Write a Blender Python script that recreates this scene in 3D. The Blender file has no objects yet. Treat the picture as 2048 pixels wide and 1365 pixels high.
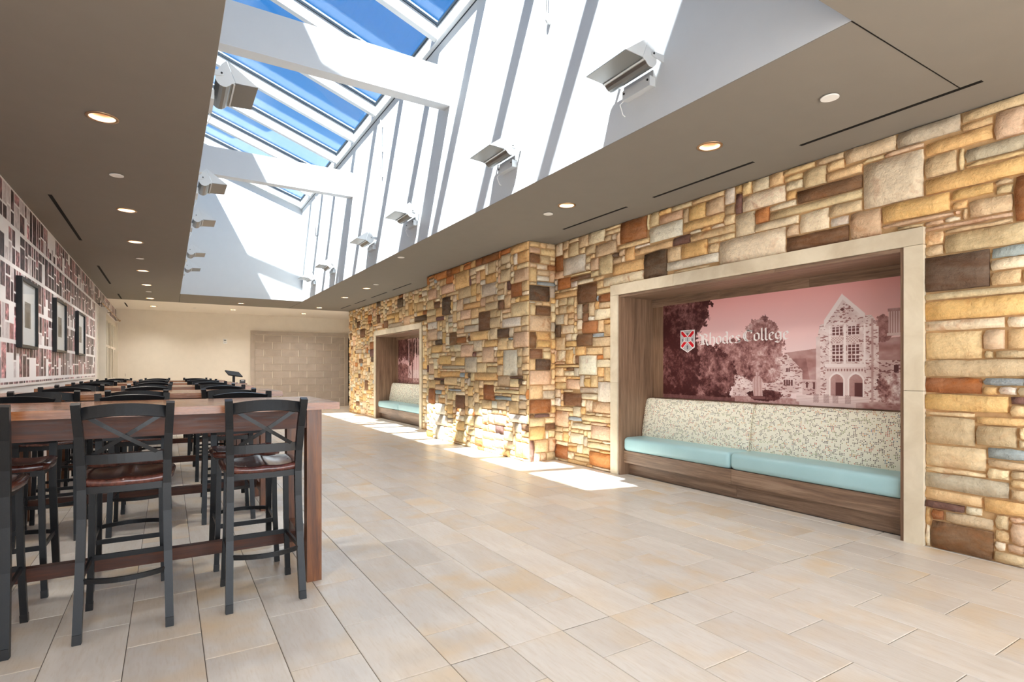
import bpy, bmesh, math, random
import numpy as np
from mathutils import Vector, Matrix
R = math.radians
col = bpy.context.scene.collection
sc = bpy.context.scene

# ------------------------------------------------------------------ camera
cam = bpy.data.objects.new('camera', bpy.data.cameras.new('camera')); col.objects.link(cam)
cam.location = (0, 0, 1.27); cam.rotation_euler = (R(90), 0, -R(31.665))
cam.data.sensor_width = 36; cam.data.lens = 1113.9 / 2048 * 36
cam.data.shift_y = (740 - 682.5) / 2048
cam.data.clip_start = .02
sc.camera = cam
# ------------------------------------------------------------------ view
sc.view_settings.view_transform = 'Standard'
sc.view_settings.look = 'None'
sc.view_settings.exposure = 0.86
sc.view_settings.gamma = 1.0
sc.view_settings.use_curve_mapping = False
cy = sc.cycles
cy.max_bounces = 12; cy.diffuse_bounces = 8; cy.glossy_bounces = 4; cy.transmission_bounces = 6
cy.transparent_max_bounces = 16; cy.caustics_reflective = False; cy.caustics_refractive = False
cy.sample_clamp_indirect = 6.0
# ------------------------------------------------------------------ sky
SKY = 0.97
w = bpy.data.worlds.new('sky'); sc.world = w; w.use_nodes = True
nt = w.node_tree; nt.nodes.clear()
tc = nt.nodes.new('ShaderNodeTexCoord'); sp = nt.nodes.new('ShaderNodeSeparateXYZ')
nt.links.new(tc.outputs['Generated'], sp.inputs[0])
rp = nt.nodes.new('ShaderNodeValToRGB'); e = rp.color_ramp
e.elements[0].position = 0.0; e.elements[0].color = (.22, .21, .19, 1)
e.elements[1].position = 1.0; e.elements[1].color = (.018, .115, .36, 1)
for p, c in ((.49, (.22, .21, .19, 1)), (.505, (.50, .62, .78, 1)), (.60, (.12, .36, .70, 1)), (.74, (.030, .185, .48, 1))):
    q = e.elements.new(p); q.color = c
mr = nt.nodes.new('ShaderNodeMapRange'); mr.inputs[1].default_value = -1; mr.inputs[2].default_value = 1
nt.links.new(sp.outputs[2], mr.inputs[0]); nt.links.new(mr.outputs[0], rp.inputs[0])
cn = nt.nodes.new('ShaderNodeTexNoise'); cn.inputs['Scale'].default_value = 3.2; cn.inputs['Detail'].default_value = 7
cn.inputs['Roughness'].default_value = .6
nt.links.new(tc.outputs['Generated'], cn.inputs['Vector'])
cr = nt.nodes.new('ShaderNodeMapRange'); cr.inputs[1].default_value = .54; cr.inputs[2].default_value = .78; cr.inputs[4].default_value = .55
nt.links.new(cn.outputs[0], cr.inputs[0])
mx = nt.nodes.new('ShaderNodeMixRGB'); mx.inputs[2].default_value = (.75, .80, .88, 1)
nt.links.new(cr.outputs[0], mx.inputs[0]); nt.links.new(rp.outputs[0], mx.inputs[1])
bg = nt.nodes.new('ShaderNodeBackground'); bg.inputs[1].default_value = SKY
wo = nt.nodes.new('ShaderNodeOutputWorld')
nt.links.new(mx.outputs[0], bg.inputs[0]); nt.links.new(bg.outputs[0], wo.inputs[0])
# ------------------------------------------------------------------ sun
sun = bpy.data.objects.new('sun', bpy.data.lights.new('sun', 'SUN')); col.objects.link(sun)
sun.data.energy = 20.0; sun.data.angle = R(.9); sun.data.color = (1.0, .97, .93)
sun.rotation_euler = Vector((1, .913, -1.95)).to_track_quat('-Z', 'Y').to_euler()
LAMP = 135.0          # watts of one ceiling downlight
LAMP_FAR = 185.0

# added fill lamp, unseen behind the camera, standing in for daylight there
fill = bpy.data.lights.new('rear_fill', 'AREA'); fill.shape = 'RECTANGLE'; fill.size = 5.6; fill.size_y = 2.7; fill.energy = 140; fill.color = (.93, .97, 1.0)
eo = bpy.data.objects.new('rear_fill', fill); col.objects.link(eo); eo.location = (1.7, -2.55, 1.5); eo.rotation_euler = (R(90), 0, 0)
eo.rotation_euler = (R(-90), 0, R(180))

LAMP_LEFT = 190.0
# ------------------------------------------------------------------ helpers
def lin(c):
    return tuple(((v / 255) / 12.92 if v / 255 <= .04045 else ((v / 255 + .055) / 1.055) ** 2.4) for v in c)
def tag(o, label=None, cat=None, group=None, kind=None):
    if label: o['label'] = label
    if cat: o['category'] = cat
    if group: o['group'] = group
    if kind: o['kind'] = kind
    return o
def empty(name, loc=(0, 0, 0), rz=0):
    o = bpy.data.objects.new(name, None); col.objects.link(o)
    o.location = loc; o.rotation_euler = (0, 0, rz); o.empty_display_size = .1
    return o
def link(name, me, mats=(), parent=None):
    o = bpy.data.objects.new(name, me); col.objects.link(o)
    for m in (mats if isinstance(mats, (list, tuple)) else [mats]): me.materials.append(m)
    if parent is not None: o.parent = parent
    return o
def fin(name, bm, mats, parent=None, smooth=False, bevel=0):
    if bevel:
        bmesh.ops.bevel(bm, geom=[e for e in bm.edges if len(e.link_faces) == 2 and e.calc_face_angle(0) > .6],
                        offset=bevel, segments=1, affect='EDGES', clamp_overlap=True)
    bmesh.ops.recalc_face_normals(bm, faces=bm.faces)
    me = bpy.data.meshes.new(name); bm.to_mesh(me); bm.free()
    if smooth:
        for p in me.polygons: p.use_smooth = True
    return link(name, me, mats, parent)
def box(bm, x0, x1, y0, y1, z0, z1):
    v = [bm.verts.new((x, y, z)) for x in (x0, x1) for y in (y0, y1) for z in (z0, z1)]
    for f in ((0, 1, 3, 2), (4, 6, 7, 5), (0, 4, 5, 1), (2, 3, 7, 6), (0, 2, 6, 4), (1, 5, 7, 3)):
        bm.faces.new([v[i] for i in f])
def boxo(name, b, mat, parent=None, bevel=0):
    bm = bmesh.new(); box(bm, *b); return fin(name, bm, mat, parent, bevel=bevel)
def quad(bm, pts):
    return bm.faces.new([bm.verts.new(p) for p in pts])
def prism(bm, prof, f0, f1):
    """closed profile, f0/f1 map a profile point to its two end positions"""
    a = [bm.verts.new(f0(*p)) for p in prof]; b = [bm.verts.new(f1(*p)) for p in prof]
    n = len(prof)
    for i in range(n): bm.faces.new((a[i], a[(i + 1) % n], b[(i + 1) % n], b[i]))
    bm.faces.new(a[::-1]); bm.faces.new(b)
def sweep(bm, pts, w_, d_, ref=(1, 0, 0), caps=True):
    """rectangular bar along pts, w_ along ref, d_ across"""
    pts = [Vector(p) for p in pts]; ref = Vector(ref); rings = []
    for i, p in enumerate(pts):
        t = (pts[min(i + 1, len(pts) - 1)] - pts[max(i - 1, 0)]).normalized()
        s = (ref - t * ref.dot(t)).normalized(); n = t.cross(s)
        rings.append([bm.verts.new(p + s * a * w_ / 2 + n * b * d_ / 2) for a, b in ((-1, -1), (1, -1), (1, 1), (-1, 1))])
    for r0, r1 in zip(rings, rings[1:]):
        for k in range(4): bm.faces.new((r0[k], r0[(k + 1) % 4], r1[(k + 1) % 4], r1[k]))
    if caps: bm.faces.new(rings[0][::-1]); bm.faces.new(rings[-1])
def tube(bm, pts, r, n=8):
    pts = [Vector(p) for p in pts]; rings = []
    for i, p in enumerate(pts):
        t = (pts[min(i + 1, len(pts) - 1)] - pts[max(i - 1, 0)]).normalized()
        a = t.orthogonal().normalized() if i == 0 else (s - t * s.dot(t)).normalized()
        s = a; b = t.cross(a)
        rings.append([bm.verts.new(p + (a * math.cos(2 * math.pi * k / n) + b * math.sin(2 * math.pi * k / n)) * r) for k in range(n)])
    for r0, r1 in zip(rings, rings[1:]):
        for k in range(n): bm.faces.new((r0[k], r0[(k + 1) % n], r1[(k + 1) % n], r1[k]))
    bm.faces.new(rings[0][::-1]); bm.faces.new(rings[-1])
def lathe(bm, prof, c, n=24):
    """prof of (r, z) around the vertical through c"""
    rings = []
    for r, z in prof:
        rings.append([bm.verts.new((c[0] + r * math.cos(2 * math.pi * k / n), c[1] + r * math.sin(2 * math.pi * k / n), c[2] + z)) for k in range(n)])
    for r0, r1 in zip(rings, rings[1:]):
        for k in range(n): bm.faces.new((r0[k], r0[(k + 1) % n], r1[(k + 1) % n], r1[k]))
    return rings
def copy_tree(o, parent=None):
    c = o.copy(); col.objects.link(c)
    if parent is not None: c.parent = parent
    for ch in o.children: copy_tree(ch, c)
    return c

# ------------------------------------------------------------------ materials
class G:
    def __init__(s, name):
        s.m = bpy.data.materials.new(name); s.m.use_nodes = True; s.t = s.m.node_tree; s.t.nodes.clear()
        s.out = s.n('ShaderNodeOutputMaterial')
    def n(s, ty, inp=None, **kw):
        x = s.t.nodes.new(ty)
        for k, v in kw.items(): setattr(x, k, v)
        for k, v in (inp or {}).items(): s.put(x, k, v)
        return x
    def put(s, x, k, v):
        i = x.inputs[k]
        if isinstance(v, bpy.types.NodeSocket): s.t.links.new(v, i)
        elif isinstance(v, bpy.types.Node): s.t.links.new(v.outputs[0], i)
        else:
            if i.type == 'RGBA' and len(v) == 3: v = (*v, 1)
            i.default_value = v
    def math(s, op, a, b=0.0, c=0.0):
        return s.n('ShaderNodeMath', {0: a, 1: b, 2: c}, operation=op).outputs[0]
    def mix(s, f, a, b, bt='MIX'):
        return s.n('ShaderNodeMixRGB', {0: f, 1: a, 2: b}, blend_type=bt).outputs[0]
    def rng(s, v, a, b, c=0.0, d=1.0):
        return s.n('ShaderNodeMapRange', {0: v, 1: a, 2: b, 3: c, 4: d}).outputs[0]
    def coord(s, scale=(1, 1, 1), kind='pos', rand=0.0):
        if kind == 'pos': v = s.n('ShaderNodeNewGeometry').outputs['Position']
        else: v = s.n('ShaderNodeTexCoord').outputs['Object']
        mp = s.n('ShaderNodeMapping', {0: v}); mp.inputs['Scale'].default_value = scale
        if rand:
            r = s.n('ShaderNodeObjectInfo').outputs['Random']
            cb = s.n('ShaderNodeCombineXYZ', {0: s.math('MULTIPLY', r, rand), 1: s.math('MULTIPLY', r, rand * 1.7), 2: s.math('MULTIPLY', r, rand * .6)})
            s.put(mp, 'Location', cb)
        return mp.outputs[0]
    def noise(s, vec, scale=5., detail=4., rough=.55, dist=0.):
        return s.n('ShaderNodeTexNoise', {'Vector': vec, 'Scale': scale, 'Detail': detail, 'Roughness': rough, 'Distortion': dist}).outputs[0]
    def ramp(s, f, els):
        r = s.n('ShaderNodeValToRGB', {0: f}); cr = r.color_ramp
        cr.elements[0].position, cr.elements[0].color = els[0][0], (*els[0][1], 1)
        cr.elements[1].position, cr.elements[1].color = els[-1][0], (*els[-1][1], 1)
        for p, c in els[1:-1]: cr.elements.new(p).color = (*c, 1)
        return r.outputs[0]
    def bump(s, h, strength=.3, dist=.01):
        return s.n('ShaderNodeBump', {'Height': h, 'Strength': strength, 'Distance': dist}).outputs[0]
    def pbr(s, color, rough=.5, metal=0., normal=None, spec=.5, **kw):
        b = s.n('ShaderNodeBsdfPrincipled', {'Base Color': color, 'Roughness': rough, 'Metallic': metal, 'Specular IOR Level': spec})
        for k, v in kw.items(): s.put(b, k, v)
        if normal is not None: s.put(b, 'Normal', normal)
        s.put(s.out, 'Surface', b); return s.m

def paint(name, rgb, rough=.6, var=.04, bump=.05, spec=.3, sc_=6):
    g = G(name); c = lin(rgb); v = g.coord()
    n = g.noise(v, sc_, 3)
    k = g.mix(g.rng(n, .3, .7), tuple(x * (1 - var) for x in c), tuple(min(1, x * (1 + var)) for x in c))
    h = g.noise(v, 180, 2)
    return g.pbr(k, rough, 0, g.bump(h, bump, .002), spec)
def metal(name, rgb, rough=.35, met=1.0):
    g = G(name); n = g.noise(g.coord((1, 40, 40), 'obj'), 8, 2)
    c = lin(rgb)
    return g.pbr(g.mix(n, tuple(x * .9 for x in c), c), g.rng(n, .2, .8, rough * .85, rough * 1.15), met)
def emit(name, rgb, s_):
    g = G(name); e_ = g.n('ShaderNodeEmission', {0: lin(rgb), 1: s_}); g.put(g.out, 'Surface', e_); return g.m
def wood(name, dark, mid, light, scale, rough=.35, kind='obj', rand=7.0, coat=0., bump=.1):
    g = G(name); v = g.coord(scale, kind, rand)
    n1 = g.noise(v, 1.0, 5, .6, 1.2); n2 = g.noise(v, 6.0, 4, .6)
    f = g.math('ADD', g.math('MULTIPLY', n1, .65), g.math('MULTIPLY', n2, .35))
    c = g.ramp(f, [(.34, lin(dark)), (.5, lin(mid)), (.66, lin(light))])
    return g.pbr(c, g.rng(n2, .3, .7, rough * .8, rough * 1.25), 0, g.bump(n2, bump, .003), .5, **({'Coat Weight': coat, 'Coat Roughness': .15} if coat else {}))
def glass(name, tint, base=.04, rough=0., top=1.):
    g = G(name)
    lw = g.n('ShaderNodeLayerWeight', {'Blend': .5}).outputs['Facing']
    f = g.math('MULTIPLY_ADD', g.math('POWER', lw, 5.0), top - base, base)
    a = g.n('ShaderNodeBsdfTransparent', {0: tint}); b = g.n('ShaderNodeBsdfGlossy', {0: (1, 1, 1), 'Roughness': rough})
    g.put(g.out, 'Surface', g.n('ShaderNodeMixShader', {0: f, 1: a, 2: b})); return g.m

M = {}
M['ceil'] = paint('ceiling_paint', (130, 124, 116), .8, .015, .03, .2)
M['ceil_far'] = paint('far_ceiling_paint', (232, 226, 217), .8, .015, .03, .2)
M['white'] = paint('well_white_paint', (204, 206, 207), .7, .01, .03, .25)
M['beam'] = paint('beam_white_paint', (200, 200, 200), .6, .01, .02, .25)
M['cream'] = paint('cream_wall_paint', (226, 219, 207), .7, .02, .04, .25)
M['wainscot'] = paint('pale_dado_paint', (222, 214, 208), .6, .02, .03, .3)
M['frame_white'] = paint('window_frame_paint', (214, 206, 192), .5, .03, .02, .4)
M['metal_white'] = paint('white_enamel', (232, 232, 230), .35, .01, 0, .5)
M['slot'] = paint('slot_black', (18, 16, 15), .8, .05, 0, .2)
M['alu'] = metal('brushed_aluminium', (140, 139, 137), .38)
M['alu_paint'] = paint('silver_enamel', (205, 208, 210), .38, .02, 0, .5)
M['gasket'] = paint('dark_gasket', (34, 44, 54), .5, .05, 0, .4)
M['rafter'] = paint('white_glazing_bar', (208, 210, 211), .45, .01, 0, .4)
M['ring'] = metal('downlight_trim', (190, 160, 130), .4)
M['lampglow'] = emit('downlight_glow', (255, 200, 140), .38)
M['reflector'] = paint('downlight_reflector', (214, 180, 140), .3, .02, 0, .6)
M['glass'] = glass('skylight_glass', (.86, .92, .96), .05)
M['pglass'] = glass('picture_glass', (.97, .98, .98), .02, .03, .35)
M['wglass'] = glass('window_glass', (.88, .9, .88), .06)
M['black'] = paint('black_plastic', (16, 16, 17), .35, .05, 0, .5)
M['screen'] = paint('dark_screen', (9, 10, 12), .55, .02, 0, .5)
M['grout'] = paint('grey_grout', (120, 110, 98), .9, .06, .1, .2)
M['mortar'] = None

g = G('mortar'); v = g.coord()
n = g.noise(v, 26, 5, .65)
M['mortar'] = g.pbr(g.mix(n, lin((176, 140, 98)), lin((214, 180, 134))), .95, 0, g.bump(g.noise(v, 120, 4), .6, .004), .15)

g = G('rough_fieldstone')                       # colour comes with each stone (Col), this adds grain, veins and relief
v = g.coord((1, 1, 1), 'pos'); at = g.n('ShaderNodeAttribute', attribute_name='Col').outputs['Color']
al = g.n('ShaderNodeAttribute', attribute_name='Col').outputs['Alpha']
vd = g.n('ShaderNodeMapping', {0: v}); vd.inputs['Rotation'].default_value = (.7, 0, 0); vd.inputs['Scale'].default_value = (3, 2.2, 9)
n1 = g.noise(vd.outputs[0], 1.6, 5, .62, .8); n2 = g.noise(v, 34, 5, .65); n3 = g.noise(v, 5.5, 4, .6, .6)
c = g.mix(g.rng(n1, .32, .68), g.mix(.17, at, (.36, .21, .10), 'MIX'), g.mix(.11, at, (.95, .84, .64), 'MIX'))
c = g.mix(g.math('MULTIPLY', g.rng(n3, .56, .70), g.rng(al, 0, 1, 0, .75)), c, lin((170, 96, 38)))
c = g.mix(.7, c, g.mix(g.rng(n2, .28, .72), (.90, .88, .84), (1.30, 1.27, 1.22)), 'MULTIPLY')
hh = g.math('ADD', g.math('MULTIPLY', g.noise(v, 14, 6, .65), 1.0), g.math('MULTIPLY', n2, .35))
M['stone'] = g.pbr(c, .85, 0, g.bump(hh, .95, .020), .25)

g = G('sand_porcelain_tile')
r = g.n('ShaderNodeObjectInfo').outputs['Random']
v = g.coord((9, 1.6, 4), 'pos', 30.); v2 = g.coord((1, 1, 1), 'pos', 11.)
n1 = g.noise(v, 1.3, 5, .6, .6); n2 = g.noise(v2, 2.6, 3, .5); n3 = g.noise(g.coord((60, 8, 8), 'pos', 9.), 1.5, 4)
c = g.mix(g.rng(n1, .3, .7), lin((222, 214, 203)), lin((236, 230, 221)))
c = g.mix(g.math('MULTIPLY', g.rng(n2, .47, .72), g.rng(r, 0, 1, .3, 1.)), c, lin((231, 205, 166)))
c = g.mix(g.math('MULTIPLY', g.rng(n3, .5, .75), .35), c, lin((206, 188, 162)))
wn = g.n('ShaderNodeTexWhiteNoise', {'W': r}, noise_dimensions='1D').outputs['Value']
c = g.mix(.55, c, g.mix(wn, (.84, .83, .82), (1.08, 1.07, 1.05)), 'MULTIPLY')
M['tile'] = g.pbr(c, g.rng(n1, .3, .7, .30, .42), 0, g.bump(n1, .06, .003), .45)

def limestone(name, a, b_):
    g = G(name); v = g.coord((1, 1, 1), 'pos', 5.)
    n1 = g.noise(v, 3.5, 5, .6, .5); n2 = g.noise(v, 60, 4)
    r = g.n('ShaderNodeObjectInfo').outputs['Random']
    c = g.mix(g.rng(n1, .3, .7), lin(a), lin(b_))
    c = g.mix(.35, c, g.mix(r, (.86, .84, .82), (1.08, 1.08, 1.08)), 'MULTIPLY')
    return g.pbr(c, .8, 0, g.bump(n2, .15, .003), .25)
M['limestone'] = limestone('cut_limestone', (205, 190, 164), (228, 216, 192))
M['block'] = limestone('sawn_stone_block', (174, 163, 152), (192, 182, 171))
M['blockmortar'] = paint('pale_mortar', (224, 216, 202), .9, .05, .1, .2)
M['oak_h'] = wood('walnut_laminate_along', (98, 76, 61), (132, 106, 86), (160, 134, 112), (30, .9, 16), .42, 'pos', 9., 0, .05)
M['oak_v'] = wood('walnut_laminate_upright', (100, 76, 58), (132, 104, 82), (158, 128, 104), (22, 22, .8), .42, 'pos', 9., 0, .05)
M['table'] = wood('varnished_table_wood', (106, 60, 32), (146, 90, 50), (180, 122, 76), (1.2, 14, 14), .26, 'obj', 6., .5, .04)
M['table_v'] = wood('varnished_leg_wood', (70, 38, 18), (104, 60, 30), (138, 86, 46), (14, 14, 1.1), .4, 'obj', 6., .15, .04)
M['apron'] = wood('dark_apron_wood', (50, 25, 14), (78, 40, 22), (104, 58, 34), (1.2, 14, 14), .5, 'obj', 6., .0, .04)
M['seatwood'] = wood('mahogany_seat_wood', (52, 24, 20), (82, 42, 34), (112, 64, 52), (10, 1.4, 8), .22, 'obj', 6., .7, .03)
g = G('black_metal'); n = g.noise(g.coord((1, 1, 1), 'obj'), 150, 3)
M['chair'] = g.pbr(g.mix(n, (.006, .0064, .0072), (.012, .0128, .0145)), .36, 0, g.bump(n, .06, .001), .34)
g = G('aqua_vinyl'); v = g.coord(); n = g.noise(v, 3, 3); n2 = g.noise(v, 260, 3)
M['aqua'] = g.pbr(g.mix(n, lin((158, 196, 200)), lin((176, 212, 216))), .38, 0, g.bump(g.math('ADD', n2, g.math('MULTIPLY', n, 3.)), .12, .004), .45)

g = G('dotted_cream_fabric')                   # woven dots on a fixed grid, in clumps
uv = g.n('ShaderNodeUVMap').outputs[0]
mp = g.n('ShaderNodeMapping', {0: uv}); mp.inputs['Scale'].default_value = (1 / .0125, 1 / .0125, 1)
fl = g.n('ShaderNodeVectorMath', {0: mp.outputs[0]}, operation='FLOOR').outputs[0]
fr = g.n('ShaderNodeVectorMath', {0: mp.outputs[0]}, operation='FRACTION').outputs[0]
ds = g.n('ShaderNodeVectorMath', {0: fr, 1: (.5, .5, 0)}, operation='DISTANCE').outputs['Value']
wn = g.n('ShaderNodeTexWhiteNoise', {'Vector': fl}, noise_dimensions='3D')
cl = g.noise(fl, .33, 1, .5)
on = g.math('GREATER_THAN', g.math('ADD', g.math('MULTIPLY', cl, 1.0), g.math('MULTIPLY', wn.outputs['Value'], .22)), .635)
dot = g.math('MULTIPLY', g.math('LESS_THAN', ds, .34), on)
f3 = g.n('ShaderNodeVectorMath', {0: fl, 1: (.27, .27, .27)}, operation='MULTIPLY').outputs[0]
wc = g.n('ShaderNodeTexWhiteNoise', {'Vector': g.n('ShaderNodeVectorMath', {0: f3}, operation='FLOOR').outputs[0]}, noise_dimensions='3D').outputs['Value']
dc = g.n('ShaderNodeValToRGB', {0: g.math('MULTIPLY_ADD', wn.outputs['Value'], .3, g.math('MULTIPLY', wc, .7))}); dc.color_ramp.interpolation = 'CONSTANT'
cr_ = dc.color_ramp; cr_.elements[0].color = (*lin((66, 58, 54)), 1); cr_.elements[1].position = .9; cr_.elements[1].color = (*lin((92, 120, 140)), 1)
for p, q in ((.26, (104, 92, 80)), (.42, (132, 140, 90)), (.52, (86, 76, 72)), (.66, (178, 82, 58)), (.76, (196, 150, 80)), (.83, (110, 100, 92))):
    cr_.elements.new(p).color = (*lin(q), 1)
base = g.mix(g.noise(g.coord(), 120, 3), lin((232, 227, 206)), lin((243, 240, 224)))
M['dots'] = g.pbr(g.mix(dot, base, dc.outputs[0]), .85, 0, g.bump(g.noise(g.coord(), 500, 2), .15, .001), .2)

# ------------------------------------------------------------------ printed pictures, painted with numpy
rs = np.random.RandomState(7)
def vnoise(h_, w_, cells, oct_=4, seed=0, aspect=1.0, gain=.55):
    r_ = np.random.RandomState(seed); out = np.zeros((h_, w_)); amp = 1.; tot = 0.
    for o in range(oct_):
        cx = max(2, int(cells * 2 ** o)); cyy = max(2, int(cells * 2 ** o * h_ / w_ * aspect))
        gr = r_.rand(cyy + 2, cx + 2)
        yy = np.linspace(0, cyy, h_); xx = np.linspace(0, cx, w_)
        yi = np.minimum(yy.astype(int), cyy); xi = np.minimum(xx.astype(int), cx)
        fy = (yy - yi)[:, None]; fx = (xx - xi)[None, :]
        fy = fy * fy * (3 - 2 * fy); fx = fx * fx * (3 - 2 * fx)
        a = gr[yi][:, xi]; b_ = gr[yi][:, xi + 1]; c_ = gr[yi + 1][:, xi]; d_ = gr[yi + 1][:, xi + 1]
        out += amp * ((a * (1 - fx) + b_ * fx) * (1 - fy) + (c_ * (1 - fx) + d_ * fx) * fy); tot += amp; amp *= gain
    return out / tot
def poly(U, V, pts):
    ins = np.zeros(U.shape, bool); n_ = len(pts)
    for i in range(n_):
        x0, y0 = pts[i]; x1, y1 = pts[(i + 1) % n_]
        if y0 == y1: continue
        c_ = ((V >= min(y0, y1)) & (V < max(y0, y1))) & (U < (V - y0) / (y1 - y0) * (x1 - x0) + x0)
        ins ^= c_
    return ins
def image(name, rgb):
    h_, w_, _ = rgb.shape
    im = bpy.data.images.new(name, w_, h_)
    px = np.ones((h_, w_, 4), np.float32); px[..., :3] = np.clip(rgb, 0, 255) / 255.
    im.pixels.foreach_set(px.ravel()); im.update(); im.pack(); return im
def print_mat(name, im, rough=.5, spec=.3):
    g = G(name); t = g.n('ShaderNodeTexImage', {0: g.n('ShaderNodeUVMap').outputs[0]}); t.image = im; t.interpolation = 'Cubic'; t.extension = 'EXTEND'
    return g.pbr(t.outputs[0], rough, 0, g.bump(g.noise(g.coord(), 400, 2), .03, .001), spec)
def duo(t):
    t = np.clip(t, 0, 1)[..., None]
    a, b_, c_ = np.array([66, 26, 26.]), np.array([172, 126, 122.]), np.array([250, 238, 236.])
    return np.where(t < .5, a + (b_ - a) * t * 2, b_ + (c_ - b_) * (t * 2 - 1))
def paint_mural():
    Wd, Hd = 1400, 570
    V, U = np.mgrid[0:Hd, 0:Wd]; U = (U + .5) / Wd; V = (V + .5) / Hd
    n1 = vnoise(Hd, Wd, 14, 6, 1, 1.0, .72); n2 = vnoise(Hd, Wd, 60, 4, 2, 1.0, .8); n3 = vnoise(Hd, Wd, 30, 3, 3, 1.6)
    k = np.clip((V - .35) / .65, 0, 1)[..., None]
    img = np.array([240, 218, 217.]) * (1 - k) + np.array([238, 172, 170.]) * k
    img = img - 4 * np.clip(1 - np.abs(U[..., None] - .3) * 2, 0, 1)
    leaf = .5 * n1 + .5 * n2
    def put(mask, tone): img[mask] = duo(tone)[mask]
    def blob(cx, cy_, rx, ry, rag=.5): return ((U - cx) / rx) ** 2 + ((V - cy_) / ry) ** 2 + (leaf - .5) * rag * 4 < 1
    # distant hazy trees
    put(blob(.34, .36, .10, .22), .42 + (n2 - .5) * .8)
    # pale low buildings between the trees
    stone = .82 + (n3 - .5) * .25 - .42 * (vnoise(Hd, Wd, 110, 2, 9, 2.4, .7) < .36)
    put(poly(U, V, [(.36, .03), (.36, .25), (.6, .25), (.6, .03)]), stone)
    # middle tree
    put(blob(.475, .47, .105, .20) | blob(.48, .62, .075, .16) | blob(.49, .33, .09, .15), .47 + (leaf - .5) * 1.8)
    # left wing roofs and gable
    roof = .56 + (n3 - .5) * .3
    put(poly(U, V, [(.575, .452), (.70, .483), (.70, .22), (.60, .22)]), roof)
    put(poly(U, V, [(.60, .40), (.655, .40), (.668, .22), (.62, .22)]), roof - .12)
    put(poly(U, V, [(.56, .10), (.56, .40), (.582, .452), (.642, .298), (.642, .10)]), stone)
    put(poly(U, V, [(.642, .09), (.642, .215), (.70, .215), (.70, .09)]), stone - .1)
    for a, b_, c_, d_ in ((.573, .608, .165, .215), (.582, .596, .285, .318), (.655, .664, .15, .20), (.68, .69, .14, .20)):
        put((U > a) & (U < b_) & (V > c_) & (V < d_) & ((U - a) % .009 < .0065), .18 + 0 * U)
    # right wing
    put(poly(U, V, [(.88, .538), (1, .56), (1, .37), (.885, .377)]), roof - .02)
    put(poly(U, V, [(.885, .05), (.885, .377), (1, .372), (1, .05)]), stone - .05)
    put(blob(.90, .62, .03, .10), .45 + (leaf - .5) * 1.2)
    ch = poly(U, V, [(.915, .56), (.915, .75), (.948, .76), (.950, .56)])
    put(ch, .68 + .18 * np.sin(U * 900)); put((U > .911) & (U < .953) & (V > .56) & (V < .58), .8 + 0 * U); put((U > .913) & (U < .95) & (V > .742) & (V < .765), .35 + .4 * n2)
    put((U > .93) & (U < .943) & (V > .28) & (V < .34), .15 + 0 * U); put((U > .905) & (U < .915) & (V > .13) & (V < .18), .15 + 0 * U)
    # tower
    tower = poly(U, V, [(.695, .07), (.697, .60), (.703, .676), (.719, .688), (.777, .888), (.845, .728), (.866, .728), (.876, .696), (.887, .633), (.889, .07)])
    put(tower, stone + .06)
    for (x0, y0, x1, y1) in ((.717, .684, .777, .893), (.777, .893, .847, .725)):
        dd = np.abs((y1 - y0) * U - (x1 - x0) * V + x1 * y0 - y1 * x0) / math.hypot(x1 - x0, y1 - y0)
        put((dd < .008) & (U > x0) & (U < x1), .97 + 0 * U)
    put(np.abs(U - .777) + np.abs(V - .79) * .55 < .008, .2 + 0 * U)
    put((U > .735) & (U < .85) & (V > .352) & (V < .665) & ((np.abs(U - .7365) < .003) | (np.abs(U - .785) < .004) | (np.abs(U - .846) < .003)), .97 + 0 * U)
    put((U > .69) & (U < .705) & (V < .58), .72 + .2 * n3); put((U > .866) & (U < .872) & (V < .7), .55 + .2 * n3)
    for a, b_ in ((.742, .778), (.793, .829)):
        for c_, d_ in ((.58, .65), (.425, .505), (.365, .42)):
            m_ = (U > a) & (U < b_) & (V > c_) & (V < d_)
            put(m_, .93 + 0 * U)
            put(m_ & (((U - a) % .0122) > .003) & (((V - c_) % .026) > .005), .15 + .15 * n2)
        put((U > a) & (U < b_) & (V > .525) & (V < .57), .78 + .22 * np.sin(U * 700) * np.sin(V * 300))
    put((U > .72) & (U < .85) & (V > .325) & (V < .352), .95 + 0 * U)
    put((U > .725) & (U < .845) & (V > .09) & (V < .325), .88 + .08 * (n3 - .5))
    put((U > .728) & (U < .842) & (V > .292) & (V < .312) & (((U * 110) % 1) < .5), .45 + 0 * U)
    for cx in (.7595, .8195):
        a_ = (np.abs(U - cx) < .0255) & (V < .225) & (V > .085) | (((np.abs(U - cx) / .0265) ** 1.6 + (np.clip(V - .22, 0, 1) / .065) ** 1.6 < 1) & (V >= .22))
        put(a_, .97 + 0 * U)
        b2 = (np.abs(U - cx) < .0205) & (V < .225) & (V > .085) | (((np.abs(U - cx) / .0205) ** 1.6 + (np.clip(V - .22, 0, 1) / .048) ** 1.6 < 1) & (V >= .22))
        put(b2, .5 + .15 * n2); put(b2 & (U > cx - .004) & (V < .2), .16 + 0 * U)
    # ground, steps, wall
    put(V < .055 + .012 * (n3 - .5), .62 + (n2 - .5) * .5)
    put((U > .62) & (U < .86) & (V < .092) & (V > .03), .86 + .1 * np.sin(V * 500))
    put((U > .63) & (V < .04), .84 + .1 * (n3 - .5))
    put(poly(U, V, [(.82, -.05), (.82, .04), (1, .085), (1, -.05)]), .60 + (n3 - .5) * .7)
    put(blob(.93, .16, .045, .14, .6), .5 + (leaf - .5) * 2.4)
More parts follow.
